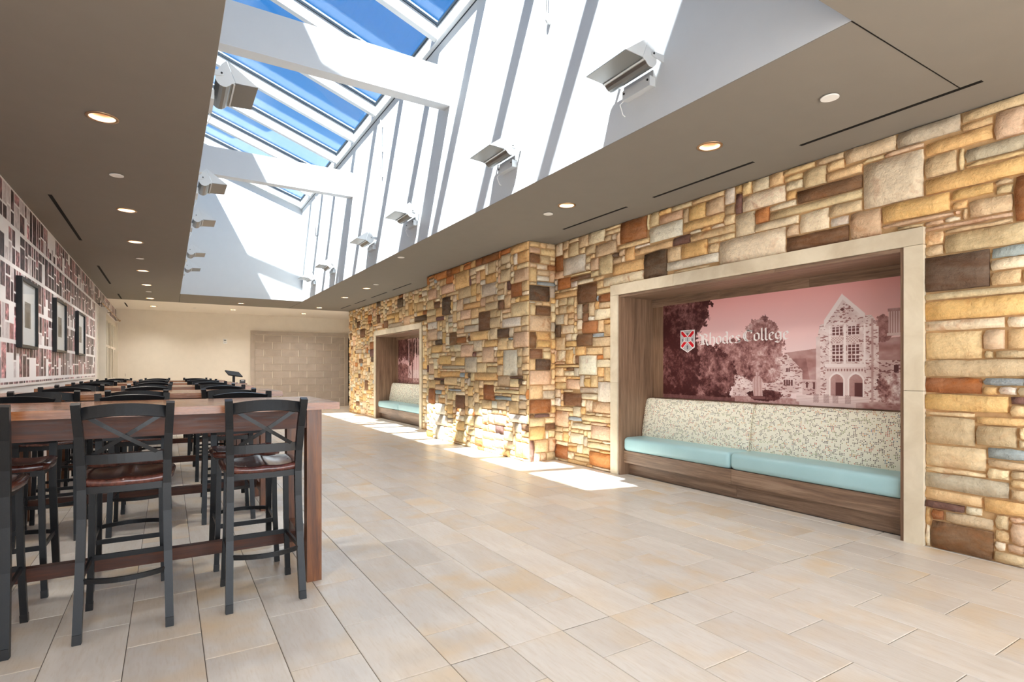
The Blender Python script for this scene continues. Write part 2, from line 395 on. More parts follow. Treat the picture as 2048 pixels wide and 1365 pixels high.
    for cx in (.69, .725, .755, .795): put((np.abs(U - cx) < .009) & (V > .03) & (V < .10) & ((((U - V) * 160) % 1) < .3), .2 + 0 * U)
    # shrubs and big dark trees at the left
    put(blob(.50, .07, .07, .05), .16 + (leaf - .5) * 1.2)
    put(blob(.27, .25, .105, .26) | blob(.25, .42, .055, .12), .16 + (leaf - .5) * 1.7)
    put(blob(.20, .30, .085, .30), .30 + (leaf - .5) * 1.9)
    put(blob(.06, .3, .14, .62, .35) | blob(.10, .88, .15, .30, .6) | blob(.02, .6, .14, .6, .3), .08 + (leaf - .5) * 1.5 + .12 * U)
    put((U < .37) & (V < .03 + .02 * n1), .12 + .3 * n2)
    # robed statue on its base
    s_ = poly(U, V, [(.452, .06), (.446, .15), (.448, .215), (.456, .245), (.478, .245), (.489, .21), (.487, .14), (.490, .062)]) | (((U - .467) / .007) ** 2 + ((V - .265) / .02) ** 2 < 1)
    put(s_, .66 + .07 * np.sin(U * 500 + 6 * n1) + .1 * (n2 - .5))
    put((U > .44) & (U < .50) & (V > .035) & (V < .06), .3 + 0 * U)
    return img
def paint_mural_far():
    Wd, Hd = 700, 360
    V, U = np.mgrid[0:Hd, 0:Wd]; U = (U + .5) / Wd; V = (V + .5) / Hd
    n1 = vnoise(Hd, Wd, 12, 6, 21, 1.0, .75); n2 = vnoise(Hd, Wd, 40, 4, 22, 1., .8); leaf = .5 * n1 + .5 * n2
    img = np.ones((Hd, Wd, 3)) * np.array([214, 168, 168.]); img = img * (1 - .1 * V[..., None])
    def put(mask, tone): img[mask] = duo(tone)[mask]
    def blob(cx, cy_, rx, ry, rag=.5): return ((U - cx) / rx) ** 2 + ((V - cy_) / ry) ** 2 + (leaf - .5) * rag * 4 < 1
    put(V < .3, .75 + .2 * (n2 - .5)); put(blob(.12, .22, .2, .25), .3 + (leaf - .5) * 1.6)
    put(blob(.1, .78, .25, .3, .9) | blob(.33, .7, .09, .3, .9) | blob(.75, .8, .4, .25, .9), .14 + (leaf - .5) * 1.5)
    for cx in (.045, .36, .7, .82): put(np.abs(U - cx - .01 * n1) < .012, .15 + .2 * n2)
    put((V < .12) & (leaf > .42), .25 + .3 * n2)
    for cx in (.28, .44, .5): put((np.abs(U - cx) < .006) & (V > .12), .85 + 0 * U)
    return img
WP0, WP1, WPZ0, WPZ1 = 3.0, 20.0, 1.13, 3.04
def paint_wallpaper():
    ppm = 190; Wd = int((WP1 - WP0) * ppm); Hd = int((WPZ1 - WPZ0) * ppm)
    img = np.ones((Hd, Wd, 3)) * np.array([236, 233, 234.])
    n1 = vnoise(Hd, Wd, 330, 3, 31, 1.0, .8); n2 = vnoise(Hd, Wd, 150, 2, 33, 1.)
    r_ = np.random.RandomState(5); row = .372 * ppm; nr = int(Hd / row) + 2; gap = 4
    for k in range(nr):
        ya = Hd - (k + 1) * row + 4; yb = Hd - k * row - 4; x = r_.randint(0, 6)
        while x < Wd:
            cw = int(r_.choice([16, 19, 23, 27, 33, 40], p=[.14, .16, .2, .2, .18, .12]))
            q = r_.rand()
            if q < .14: cells = [(ya, yb)]
            else:
                s_ = ya + (yb - ya) * r_.choice([.3, .4, .5, .6, .7]); cells = [(ya, s_ - 2), (s_ + 2, yb)]
            for (a, b_) in cells:
                a = max(0, int(a)); b_ = min(Hd, int(b_)); x1 = min(Wd, x + cw)
                if b_ <= a or r_.rand() < .10: continue
                t = n1[a:b_, x:x1, None]; u_ = n2[a:b_, x:x1, None]
                kk = r_.rand()
                if kk < .045 and cw < 15: c_ = np.array([214, 62, 56.]) * (1 - .25 * (t > .62))
                elif kk < .12: c_ = np.array([196, 186, 188.]) * (.85 + .35 * t)
                elif kk < .20: c_ = np.array([150, 108, 108.]) * (.55 + .9 * t)
                else:
                    d_ = r_.choice([.55, .75, .95, 1.3, 1.7], p=[.2, .3, .25, .15, .1]); c_ = np.array([100, 72, 74.]) * d_ * (.25 + 1.5 * np.clip(t * 1.4 - .2, 0, 1)) * (.7 + .6 * u_)
                img[a:b_, x:x1] = c_
            x += cw + gap + r_.randint(0, 2)
    return img
def paint_print(seed):
    Hd, Wd = 120, 80; n1 = vnoise(Hd, Wd, 6, 5, seed, 1., .7)
    V, U = np.mgrid[0:Hd, 0:Wd]; U = U / Wd; V = V / Hd
    t = 92 + 110 * (n1 - .5) * (1.4 - V) + 26 * V
    t = np.where((np.abs(U - .5) < .22 + .1 * n1) & (V < .62), t * .72, t)
    return np.repeat(t[..., None], 3, 2) * np.array([1, .985, .98])

# ------------------------------------------------------------------ key dimensions (metres)
CE = 3.04; XL = -1.3; XW = 4.66; XP = 4.21; WL, WR = .235, 2.95; WN, WF = 1.50, 15.15
YB = 19.9; YZ = 17.05; YE = 16.9; Y0 = -2.6; PN, PF = 6.38, 9.9
SL = .355
def zb(x): return 5.43 + SL * (WR - x)      # underside of the sloping glazing bars

# ------------------------------------------------------------------ floor
fl = boxo('floor', (XL, 8.2, Y0, 22.5, -.2, -.004), M['grout'])
tag(fl, 'sand coloured porcelain plank tile floor laid in running bond', 'floor', kind='structure')
tx0 = 1.034; tw = .2995; tl = .6; J = .0018; tiles = []
k0 = math.floor((XL - tx0) / tw)
for k in range(k0, 24):
    x0 = tx0 + k * tw; x1 = x0 + tw
    y = 2.48 - .6 * 12 + (0 if k % 2 == 0 else .3)
    while y < 21:
        segs = [(y, y + tl)]
        if y < 2.18 - .01 < y + tl - .02 and abs(y - 2.18) > .01: segs = [(y, 2.18 - .002), (2.18 + .002, y + tl)]
        for a, b_ in segs:
            xa, xb = max(x0, XL + .002), min(x1, 8.19); ya, yb = max(a, Y0), min(b_, 22.4)
            if xa > XW - .005 and yb < YE: continue
            if ya < YE: xb = min(xb, XW + .10)
            if xb - xa > .02 and yb - ya > .02: tiles.append((xa + J, xb - J, ya + J, yb - J))
        y += tl
def tile_mesh(w_, l_):
    c = .0022; hx, hy = w_ / 2, l_ / 2
    vs = [(-hx, -hy, -.012), (hx, -hy, -.012), (hx, hy, -.012), (-hx, hy, -.012), (-hx, -hy, -.0014), (hx, -hy, -.0014), (hx, hy, -.0014), (-hx, hy, -.0014),
          (-hx + c, -hy + c, 0), (hx - c, -hy + c, 0), (hx - c, hy - c, 0), (-hx + c, hy - c, 0)]
    fs = [(8, 9, 10, 11)] + [(i, (i + 1) % 4, 4 + (i + 1) % 4, 4 + i) for i in range(4)] + [(4 + i, 4 + (i + 1) % 4, 8 + (i + 1) % 4, 8 + i) for i in range(4)]
    return vs, fs
S_, C_ = math.sin(R(31.665)), math.cos(R(31.665))
def seen(x, y, z=0):
    d = x * S_ + y * C_
    if d < .3: return -1
    px = 1024 + 1113.9 * (x * C_ - y * S_) / d; py = 740 - 1113.9 * (z - 1.27) / d
    return 1 / d ** 3 if -140 < px < 2190 and -60 < py < 1500 else -1
tiles.sort(key=lambda t: -seen((t[0] + t[1]) / 2, (t[2] + t[3]) / 2))
cache = {}
for t in tiles[:300]:
    w_, l_ = round(t[1] - t[0], 3), round(t[3] - t[2], 3)
    if (w_, l_) not in cache:
        me = bpy.data.meshes.new('tile'); vs, fs = tile_mesh(w_, l_); me.from_pydata(vs, [], fs); me.materials.append(M['tile']); cache[(w_, l_)] = me
    o = bpy.data.objects.new('tile', cache[(w_, l_)]); col.objects.link(o); o.parent = fl
    o.location = ((t[0] + t[1]) / 2, (t[2] + t[3]) / 2, 0)
vs_, fs_ = [], []
for t in tiles[300:]:
    vs, fs = tile_mesh(t[1] - t[0], t[3] - t[2]); b0 = len(vs_)
    vs_ += [(x + (t[0] + t[1]) / 2, y + (t[2] + t[3]) / 2, z) for x, y, z in vs]; fs_ += [tuple(b0 + i for i in f) for f in fs]
me = bpy.data.meshes.new('far_tiles'); me.from_pydata(vs_, [], fs_)
tag(link('far_tiles', me, M['tile'], fl), kind='stuff')

# ------------------------------------------------------------------ ceiling with real recesses
DOWN = [(-.395, 4.83), (-.395, 7.5), (-.39, 9.29), (-.39, 11.93), (-.39, 13.87), (-.39, 16.44), (3.645, 2.93), (3.645, 4.79), (3.66, 11.95), (3.68, 13.76), (3.665, 16.42), (1.642, 16.4)]
DOWN_FAR = [(1.643, 18.57), (-.364, 18.65), (3.664, 18.61)]
SLOTS = [(4.242, 1.39, 2.545), (4.237, 2.953, 4.104), (4.235, 4.49, 5.634), (4.235, 10.82, 11.913), (4.243, 12.33, 13.466), (4.25, 13.92, 14.93), (4.25, 15.3, 16.3),
         (-1.02, 7.235, 9.571), (-1.02, 11.75, 14.09), (-1.0, 15.86, 16.9)]
SLOTS_FAR = [(-.99, 18.03, 19.14)]
def plate(bm, x0, x1, y0, y1, z0, z1, hole=None):
    if not hole: box(bm, x0, x1, y0, y1, z0, z1); return
    a, b_, c_, d_ = hole
    o_ = [(x0, y0), (x1, y0), (x1, y1), (x0, y1)]; i_ = [(a, c_), (b_, c_), (b_, d_), (a, d_)]
    V = {}
    for nm, ps in (('o', o_), ('i', i_)):
        for k, p in enumerate(ps):
            for z, zz in ((0, z0), (1, z1)): V[nm, k, z] = bm.verts.new((*p, zz))
    for k in range(4):
        m = (k + 1) % 4
        bm.faces.new((V['o', k, 0], V['o', m, 0], V['i', m, 0], V['i', k, 0])); bm.faces.new((V['o', k, 1], V['o', m, 1], V['i', m, 1], V['i', k, 1]))
        bm.faces.new((V['o', k, 0], V['o', m, 0], V['o', m, 1], V['o', k, 1])); bm.faces.new((V['i', k, 0], V['i', m, 0], V['i', m, 1], V['i', k, 1]))
def recessed(name, args, hole, cuts, slots, z, mat):
    bm = bmesh.new(); plate(bm, *args, z, z + .2, hole); o = fin(name, bm, mat)
    bm = bmesh.new()
    for x, y in cuts:
        rr = lathe(bm, [(.083, -.05), (.083, .12)], (x, y, z), 24); bm.faces.new(rr[0][::-1]); bm.faces.new(rr[1])
    for x, a, b_ in slots: box(bm, x - .011, x + .011, a, b_, z - .05, z + .09)
    c = fin('cut', bm, M['slot'])
    md = o.modifiers.new('b', 'BOOLEAN'); md.operation = 'DIFFERENCE'; md.object = c; md.solver = 'EXACT'
    dg = bpy.context.evaluated_depsgraph_get(); me = bpy.data.meshes.new_from_object(o.evaluated_get(dg))
    o.modifiers.clear(); o.data = me; bpy.data.objects.remove(c)
    return o
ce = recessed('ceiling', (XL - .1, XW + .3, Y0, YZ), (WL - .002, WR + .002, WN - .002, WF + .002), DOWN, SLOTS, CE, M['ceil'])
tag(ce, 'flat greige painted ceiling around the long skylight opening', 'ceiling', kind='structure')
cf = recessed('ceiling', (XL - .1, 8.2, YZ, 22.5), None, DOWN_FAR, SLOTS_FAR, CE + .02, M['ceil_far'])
tag(cf, 'paler cream ceiling strip before the back wall', 'ceiling', kind='structure')
j = bmesh.new()
box(j, WR, XW - .42, WN - .003, WN + .003, CE - .0015, CE + .002)
box(j, WL - .003, WL + .003, WF, YZ, CE - .0015, CE + .002); box(j, WR - .003, WR + .003, WF, YZ, CE - .0015, CE + .002)
fin('control_joint', j, M['slot'], ce)

# ------------------------------------------------------------------ skylight well
def wall_poly(name, pts, d, mat, label):
    """flat wall from a polygon, thickened along d"""
    bm = bmesh.new(); d = Vector(d)
    a = [bm.verts.new(p) for p in pts]; b_ = [bm.verts.new(Vector(p) + d) for p in pts]; n_ = len(pts)
    bm.faces.new(a); bm.faces.new(b_[::-1])
    for i in range(n_): bm.faces.new((a[i], b_[i], b_[(i + 1) % n_], a[(i + 1) % n_]))
    return tag(fin(name, bm, mat), label, 'wall', kind='structure')
zt = CE + .004
wall_poly('wall_skylight_right', [(WR, WN - .15, zt + .0), (WR, WF + .15, zt), (WR, WF + .15, 5.429), (WR, WN - .15, 5.429)], (.2, 0, 0), M['white'], 'tall white plaster wall of the skylight well striped by sun')
wall_poly('wall_skylight_left', [(WL, WN - .15, zt), (WL, WF + .15, zt), (WL, WF + .15, zb(WL) + .12), (WL, WN - .15, zb(WL) + .12)], (-.2, 0, 0), M['white'], 'left white wall of the skylight well above the tables')
for nm, y, d, lb in (('wall_skylight_far', WF, .2, 'white gable wall closing the far end of the skylight well'), ('wall_skylight_near', WN, -.2, 'white gable wall closing the near end of the skylight well')):
    wall_poly(nm, [(WL, y, zt), (WR, y, zt), (WR, y, zb(WR) + .14), (WL, y, zb(WL) + .14)], (0, d, 0), M['white'], lb)
sky = empty('window_1', (1.6, 8.3, 5.4)); tag(sky, 'long sloping glass skylight with white glazing bars over the well', 'skylight', kind='structure')
def wpart(name, bm, mat, bevel=0):
    o = fin(name, bm, mat, None, bevel=bevel); o.parent = sky; o.matrix_parent_inverse = Matrix.Translation((-1.6, -8.3, -5.4)); return o
RY = [1.48] + [1.57 + 1.24 * k for k in range(1, 11)] + [15.10]
for y in RY:
    t = .044; a = zb
    bm = bmesh.new()
    prism(bm, [(WL, a(WL)), (WR - .0, a(WR)), (WR - .0, a(WR) + .20), (WL, a(WL) + .20)], lambda x, z: (x, y - t, z), lambda x, z: (x, y + t, z)); wpart('rafter', bm, M['rafter'])
    bm = bmesh.new(); prism(bm, [(WL - .1, a(WL - .1) + .213), (WR + .05, a(WR + .05) + .213), (WR + .05, a(WR + .05) + .235), (WL - .1, a(WL - .1) + .235)], lambda x, z: (x, y - .045, z), lambda x, z: (x, y + .045, z)); wpart('outer_cap', bm, M['rafter'])
    for s_ in (-1, 1):
        bm = bmesh.new(); yy = y + s_ * (t + .008)
        prism(bm, [(WL, a(WL) + .165), (WR - .06, a(WR - .06) + .165), (WR - .06, a(WR - .06) + .196), (WL, a(WL) + .196)], lambda x, z: (x, yy - .008, z), lambda x, z: (x, yy + .008, z)); wpart('gasket', bm, M['gasket'])
for y0, y1 in zip(RY, RY[1:]):
    bm = bmesh.new()
    prism(bm, [(WL - .1, zb(WL - .1) + .20), (WR + .05, zb(WR + .05) + .20), (WR + .05, zb(WR + .05) + .212), (WL - .1, zb(WL - .1) + .212)], lambda x, z: (x, y0 + .005, z), lambda x, z: (x, y1 - .005, z)); wpart('pane', bm, M['glass'])
    bm = bmesh.new()
    prism(bm, [(WR - .075, zb(WR) + .175), (WR - .06, zb(WR) + .17), (WR - .06, zb(WR) + .205), (WR - .075, zb(WR) + .21)], lambda x, z: (x, y0 + .05, z), lambda x, z: (x, y1 - .05, z)); wpart('gasket', bm, M['gasket'])
bm = bmesh.new(); box(bm, WR - .06, WR + .14, WN - .1, WF + .1, 5.435, 5.62); wpart('eave_purlin', bm, M['rafter'])
bm = bmesh.new(); box(bm, WR - .008, WR + .1, WN, WF, 5.425, 5.436); wpart('shadow_gap', bm, M['gasket'])
bm = bmesh.new(); box(bm, WL - .2, WL + .06, WN - .1, WF + .1, zb(WL) - .02, zb(WL) + .42); wpart('ridge_purlin', bm, M['rafter'])
for y, lb in ((6.24, 'nearer white beam crossing the skylight well'), (10.48, 'farther white beam crossing the skylight well, half in sun')):
    o = boxo('crossbeam', (WL, WR, y, y + .165, 4.525, 4.985), M['beam'], bevel=.004); tag(o, lb, 'beam', kind='structure')

# ------------------------------------------------------------------ fieldstone walls
KIND = {'t': (228, 196, 148), 'b': (232, 208, 164), 'g': (214, 190, 152), 'c': (240, 224, 194), 'o': (230, 188, 126), 'r': (156, 92, 44), 'n': (112, 72, 44),
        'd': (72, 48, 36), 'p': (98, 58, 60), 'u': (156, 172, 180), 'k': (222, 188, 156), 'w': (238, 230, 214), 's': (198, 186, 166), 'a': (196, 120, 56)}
def ray(px, py):
    a = (px - 1024) / 1113.877; b_ = (740 - py) / 1113.877
    return S_ + a * C_, C_ - a * S_, b_
def on_x(px, py, X): d = ray(px, py); t = X / d[0]; return t * d[1], 1.27 + t * d[2]
def on_y(px, py, Y): d = ray(px, py); t = Y / d[1]; return t * d[0], 1.27 + t * d[2]
# measured stones: x0 y0 x1 y1 kind, in the crop given by origin and scale
STONES = {
 'A': (1840, 180, .3662, '240 125 568 85 g,240 180 385 190 t,35 295 410 262 o,392 135 568 225 k,235 325 568 318 s,35 370 215 435 g,235 405 568 350 t,40 490 568 445 o,505 470 620 700 r,185 540 405 568 o,410 495 490 515 g,412 535 490 553 g,185 612 245 650 o,255 605 485 645 g,45 748 480 698 k,130 785 568 825 g,45 795 125 828 t,45 845 118 888 g,45 915 370 1055 d,385 870 568 888 u,380 925 568 968 c,380 1002 555 1052 t,50 1100 545 1108 g,45 1160 568 1238 o,50 1272 475 1305 c'),
 'B': (1840, 660, .3592, '45 12 335 158 t,340 12 480 98 k,485 -5 600 98 t,340 112 405 155 g,415 112 600 150 g,48 165 570 245 g,50 260 345 345 r,362 258 600 315 u,45 348 490 465 o,500 362 600 408 p,500 412 600 482 t,58 478 285 635 g,300 480 600 552 o,310 552 555 665 g,42 640 375 800 g,380 662 560 705 t,400 710 600 800 g,50 795 475 930 s,490 830 600 872 t,490 880 600 942 g,45 885 358 978 t,45 945 238 1030 p,245 978 350 1022 c,360 935 600 1062 o,45 1015 490 1105 g,55 1047 405 1278 n,410 1110 480 1172 t,490 1070 600 1185 k,415 1180 480 1232 c,485 1182 600 1255 k,412 1232 600 1330 g'),
 'C': (1460, 250, .1978, '1350 395 1965 735 c,1170 265 1650 250 g,1670 130 2350 60 s,855 352 1155 330 g,985 415 1155 405 t,750 460 980 565 g,985 490 1330 470 t,545 535 740 545 t,570 592 740 620 c,570 690 655 745 o,665 665 1330 632 n,415 865 1325 745 b,125 670 555 765 c,420 815 650 785 c,265 862 405 950 a,1000 852 1325 850 g,710 897 995 1040 c,1010 947 1210 1000 w,1220 888 1525 1085 k,55 927 265 1070 c,285 1012 700 975 c,560 1022 700 1080 k,575 1142 1195 1145 n,1540 842 2240 870 o,1520 1022 2270 925 k,-85 1175 555 1272 c'),
 'D': (1090, 380, .1978, '70 690 180 815 r,185 705 410 830 w,265 880 460 895 n,125 905 255 1000 a,330 962 515 1135 n,60 1055 320 1075 o,540 700 685 845 g,690 762 995 785 o,605 897 990 890 c,1005 667 1235 850 d,1240 747 1765 735 w,765 355 1030 460 r,1055 380 1370 465 w,735 562 1045 525 t,1450 167 1620 280 o,1385 352 1790 325 o,1470 450 1920 415 b,1645 505 1920 478 b,505 565 730 635 g,920 605 1285 580 t,810 592 910 680 o,1375 545 1645 682 o,240 555 340 682 g,345 605 500 640 g,440 465 610 520 c,525 920 595 965 t,525 1000 680 1040 b,1650 560 1770 545 k,690 720 800 712 o,740 325 1040 290 g,620 415 745 420 b'),
 'E': (1090, 600, .2636, '52 122 145 185 s,50 200 115 278 d,120 198 220 258 c,285 172 395 255 r,445 182 512 275 t,375 78 512 145 c,50 290 155 380 g,160 318 235 355 o,245 268 352 350 n,358 292 515 350 g,85 397 160 475 c,162 392 215 475 o,225 427 252 470 n,258 427 392 575 w,310 367 432 412 t,440 364 515 455 b,55 492 250 518 t,62 534 135 550 p,140 534 218 585 c,395 517 443 580 o,446 517 515 612 t,350 590 438 610 u,300 590 342 650 o,165 607 258 685 k,55 627 162 678 t,405 625 518 770 w,262 657 398 700 s,140 697 280 808 n,288 707 398 760 c,358 772 518 875 k,55 802 205 850 b,55 848 175 965 k,185 882 272 925 u,275 868 518 950 b,210 932 348 1000 c,355 952 520 1085 k,190 1002 290 1100 c,55 992 130 1075 b,135 1002 180 1085 o,60 1087 163 1215 r,170 1102 245 1165 o,320 1072 518 1150 b,345 1142 518 1292 a,222 1182 340 1245 g,55 390 80 440 g'),
 'F': (840, 470, .1832, '995 105 1172 155 r,335 355 435 415 r,385 425 538 555 o,475 340 555 385 k,675 235 870 262 a,880 395 985 495 g,745 290 830 405 g,680 548 830 648 s,1000 543 1115 670 r,1030 388 1168 520 k,245 705 338 872 d,155 742 218 795 n,640 847 765 1035 n,850 1042 965 1100 d,170 902 260 932 p,420 592 558 675 g,322 1072 402 1200 n,405 1127 500 1183 r,548 1065 745 1142 o,895 928 1105 993 w,1030 1073 1170 1235 k,470 758 655 785 o,990 755 1175 880 b,705 1152 835 1225 o,845 1127 960 1255 t,445 1202 580 1335 k,480 992 635 1050 s,775 903 885 1010 g,960 1117 1015 1150 u,90 600 180 700 k,235 565 370 620 k,85 1040 185 1150 k,125 1215 240 1280 o,280 640 415 650 g,720 745 845 805 g,850 725 920 815 n,440 820 555 915 k'),
 'G': (840, 690, .1832, '905 68 1065 322 w,490 152 615 305 s,675 47 808 190 k,205 127 340 215 o,240 227 485 268 s,215 287 435 362 o,985 347 1120 375 p,155 357 262 385 p,690 432 805 605 r,385 542 487 705 n,820 562 1000 608 u,170 492 235 550 u,95 470 160 650 r,820 477 1080 548 b,805 762 940 890 k,525 692 580 780 c,1035 1042 1175 1250 o,735 692 845 722 p,390 932 487 1082 b,165 872 260 1042 s,310 482 445 512 u,845 332 985 460 k,600 305 840 400 o,820 205 900 200 b,265 365 405 450 t,680 1010 790 1140 o,805 1030 905 1140 k,915 1045 1010 1150 k,985 750 1165 870 w'),
 'R': (840, 470, .1832, '1185 535 1400 725 d,1182 895 1425 1060 k,1185 185 1310 320 n,1280 775 1420 885 n,1280 1142 1420 1235 o,1290 445 1415 522 w,1185 750 1262 880 g,1320 230 1422 325 g,1182 345 1260 510 t,1185 1070 1270 1230 n,1185 1242 1340 1350 n,1265 1358 1425 1465 d,1185 1482 1430 1640 k,1185 1802 1430 1955 r,1250 1975 1420 2000 p,1182 2265 1250 2460 p,1262 2250 1400 2370 t,1185 2110 1370 2240 o'),
 'H': (690, 550, .2344, '272 230 305 265 d,450 202 495 270 d,540 247 575 340 o,275 347 300 410 n,330 397 368 450 n,430 327 462 405 o,592 360 700 390 d,100 402 130 450 n,130 467 172 530 n,210 574 255 635 r,220 702 258 740 d,120 717 155 750 n,498 358 555 420 k,130 782 150 815 a,170 902 200 985 n,45 502 60 555 n,355 340 425 370 o,375 415 490 435 s,90 640 140 670 s,150 1075 180 1150 k,240 440 320 455 c,95 1075 125 1120 n'),
}
def crop(key, where):
    ox, oy, k, txt = STONES[key]; out = []
    for s_ in txt.split(','):
        a, b_, c_, d_, kd = s_.split(); p = where(ox + k * float(a), oy + k * float(b_)); q = where(ox + k * float(c_), oy + k * float(d_))
        out.append((min(p[0], q[0]), max(p[0], q[0]), q[1], p[1], kd))
    return out
GS = .02
def layout(u0, u1, z0, z1, voids, special, seed, size=1.0):
    """ashlar: measured stones first, the rest of the wall filled with random courses"""
    r_ = random.Random(seed); nu, nz = int(round((u1 - u0) / GS)), int(round((z1 - z0) / GS))
    occ = np.zeros((nu, nz), bool); res = []
    for a, b_, c_, d_ in voids:
        occ[max(0, int(round((a - u0) / GS))):max(0, int(round((b_ - u0) / GS))), max(0, int(round((c_ - z0) / GS))):int(round((d_ - z0) / GS))] = True
    for a, b_, c_, d_, kd in special:
        i0, i1 = max(0, int(round((a - u0) / GS))), min(nu, int(round((b_ - u0) / GS))); j0, j1 = max(0, int(round((c_ - z0) / GS))), min(nz, int(round((d_ - z0) / GS)))
        while i1 > i0 and occ[i0, j0:j1].mean() > .3 if j1 > j0 else False: i0 += 1
        while i1 > i0 and occ[i1 - 1, j0:j1].mean() > .3 if j1 > j0 else False: i1 -= 1
        while j1 > j0 and i1 > i0 and occ[i0:i1, j0].any(): j0 += 1
        while j1 > j0 and i1 > i0 and occ[i0:i1, j1 - 1].any(): j1 -= 1
        if i1 - i0 < 2 or j1 - j0 < 2 or occ[i0:i1, j0:j1].any(): continue
        occ[i0:i1, j0:j1] = True; res.append((i0, i1, j0, j1, kd))
    pal = 'ttttbbbbggggcccookkssoowbtgcb'
    for jj in range(nz):
        i = 0
        while i < nu:
            if occ[i, jj]: i += 1; continue
            run = 0
            while i + run < nu and not occ[i + run, jj] and run < 40: run += 1
            hm = 0
            hh = r_.choice([3, 4, 4, 5, 5, 6, 7, 8, 10]) ; hh = max(3, int(hh * size))
            wd = int(max(5, min(28, hh * r_.uniform(1.1, 3.6))))
            if run - wd < 4: wd = run if run <= 26 else run // 2
            while jj + hm < nz and hm < 16 and not occ[i:i + wd, jj + hm].any(): hm += 1
            if hm - hh < 3: hh = hm if hm <= 11 else hm // 2
            if wd >= 2 and hh >= 2: res.append((i, i + wd, jj, jj + hh, r_.choice(pal) if r_.random() > .06 else r_.choice('rnnpdua')))
            occ[i:i + wd, jj:jj + hh] = True; i += wd
    own = -np.ones((nu, nz), int)
    for k, (a, b_, c_, d_, kd) in enumerate(res): own[a:b_, c_:d_] = k
    for a, b_, c_, d_ in voids: own[max(0, int(round((a - u0) / GS))):max(0, int(round((b_ - u0) / GS))), max(0, int(round((c_ - z0) / GS))):int(round((d_ - z0) / GS))] = 99999
    for ps in range(3):                                  # let stones grow into leftover slivers of mortar
        for k, (a, b_, c_, d_, kd) in enumerate(res):
            if b_ < nu and (own[b_, c_:d_] == -1).all(): own[b_, c_:d_] = k; b_ += 1
            if d_ < nz and (own[a:b_, d_] == -1).all(): own[a:b_, d_] = k; d_ += 1
            if a > 0 and (own[a - 1, c_:d_] == -1).all(): own[a - 1, c_:d_] = k; a -= 1
            if c_ > 0 and (own[a:b_, c_ - 1] == -1).all(): own[a:b_, c_ - 1] = k; c_ -= 1
            res[k] = (a, b_, c_, d_, kd)
    return [(u0 + a * GS, u0 + b_ * GS, z0 + c_ * GS, z0 + d_ * GS, kd) for a, b_, c_, d_, kd in res]
def stone_geo(s_, fmap, flip, r_):
    a, b_, c_, d_, kd = s_; m = .0048
    a += m + r_.uniform(0, .004); b_ -= m + r_.uniform(0, .004); c_ += m + r_.uniform(0, .003); d_ -= m + r_.uniform(0, .003)
    nx = 5 if b_ - a > .22 else 4; nz = 4 if d_ - c_ > .12 else 3
    dep = r_.uniform(.018, .038); P = {}; vs = []
    for i in range(nx):
        for j in range(nz):
            e_ = i in (0, nx - 1) or j in (0, nz - 1)
            cr_ = i in (0, nx - 1) and j in (0, nz - 1)
            u = a + (b_ - a) * (i / (nx - 1)); z = c_ + (d_ - c_) * (j / (nz - 1))
            u += r_.uniform(-1, 1) * (.0055 if i in (0, nx - 1) else .2 * (b_ - a) / nx); z += r_.uniform(-1, 1) * (.005 if j in (0, nz - 1) else .2 * (d_ - c_) / nz)
            if cr_: u += .005 * (1 if i == 0 else -1); z += .003 * (1 if j == 0 else -1)
            P[i, j] = len(vs); vs.append(fmap(u, z, dep * (r_.uniform(.52, .8) if e_ else r_.uniform(.85, 1.35))))
    fs = [(P[i, j], P[i + 1, j], P[i + 1, j + 1], P[i, j + 1]) for i in range(nx - 1) for j in range(nz - 1)]; nf = len(fs)
    per = [(i, 0) for i in range(nx)] + [(nx - 1, j) for j in range(1, nz)] + [(i, nz - 1) for i in range(nx - 2, -1, -1)] + [(0, j) for j in range(nz - 2, 0, -1)]
    ids = []
    for i, j in per:
        u = a + (b_ - a) * (i / (nx - 1)); z = c_ + (d_ - c_) * (j / (nz - 1)); ids.append(len(vs)); vs.append(fmap(u, z, -.004))
    n_ = len(per)
    for k in range(n_): fs.append((P[per[k]], ids[k], ids[(k + 1) % n_], P[per[(k + 1) % n_]]))
    if flip: fs = [f[::-1] for f in fs]
    hj = r_.uniform(-10, 10); h = [v + hj + r_.uniform(-3, 3) for v in KIND[kd]]; k_ = r_.uniform(.92, 1.07)
    cc = (*[min(1, x * k_) for x in lin([max(0, min(255, v)) for v in h])], r_.random() if kd in 'tbcowkr' else r_.random() * .4)
    return vs, fs, nf, cc
def stone_mesh(name, parts):
    vs_, fs_, sm, cs = [], [], [], []
    for vs, fs, nf, cc in parts:
        b0 = len(vs_); vs_ += vs; fs_ += [tuple(b0 + i for i in f) for f in fs]; sm += [k < nf for k in range(len(fs))]; cs += [cc] * len(vs)
    me = bpy.data.meshes.new(name); me.from_pydata(vs_, [], fs_)
    me.polygons.foreach_set('use_smooth', sm)
    at = me.color_attributes.new('Col', 'FLOAT_COLOR', 'POINT'); at.data.foreach_set('color', np.array(cs, np.float32).ravel())
    return me
def lay_stones(parent, items, seed):
    """items: (stone, fmap, flip, visible size)"""
    r_ = random.Random(seed); items = sorted(items, key=lambda q: -q[3]); rest = []
    for k, (s_, fm, flp, _) in enumerate(items):
        geo = stone_geo(s_, fm, flp, r_)
        if k < 300: link('stone', stone_mesh('stone', [geo]), M['stone'], parent)
        else: rest.append(geo)
    if rest: tag(link('small_stones', stone_mesh('small_stones', rest), M['stone'], parent), kind='stuff')
def fx(u, z, d): return (XW - d, u, z)
def fp(u, z, d): return (XP - d, u, z)
def fr_(u, z, d): return (u, PN - d, z)
def fpf(u, z, d): return (u, PF + d, z)
def fe(u, z, d): return (u, YE + d, z)
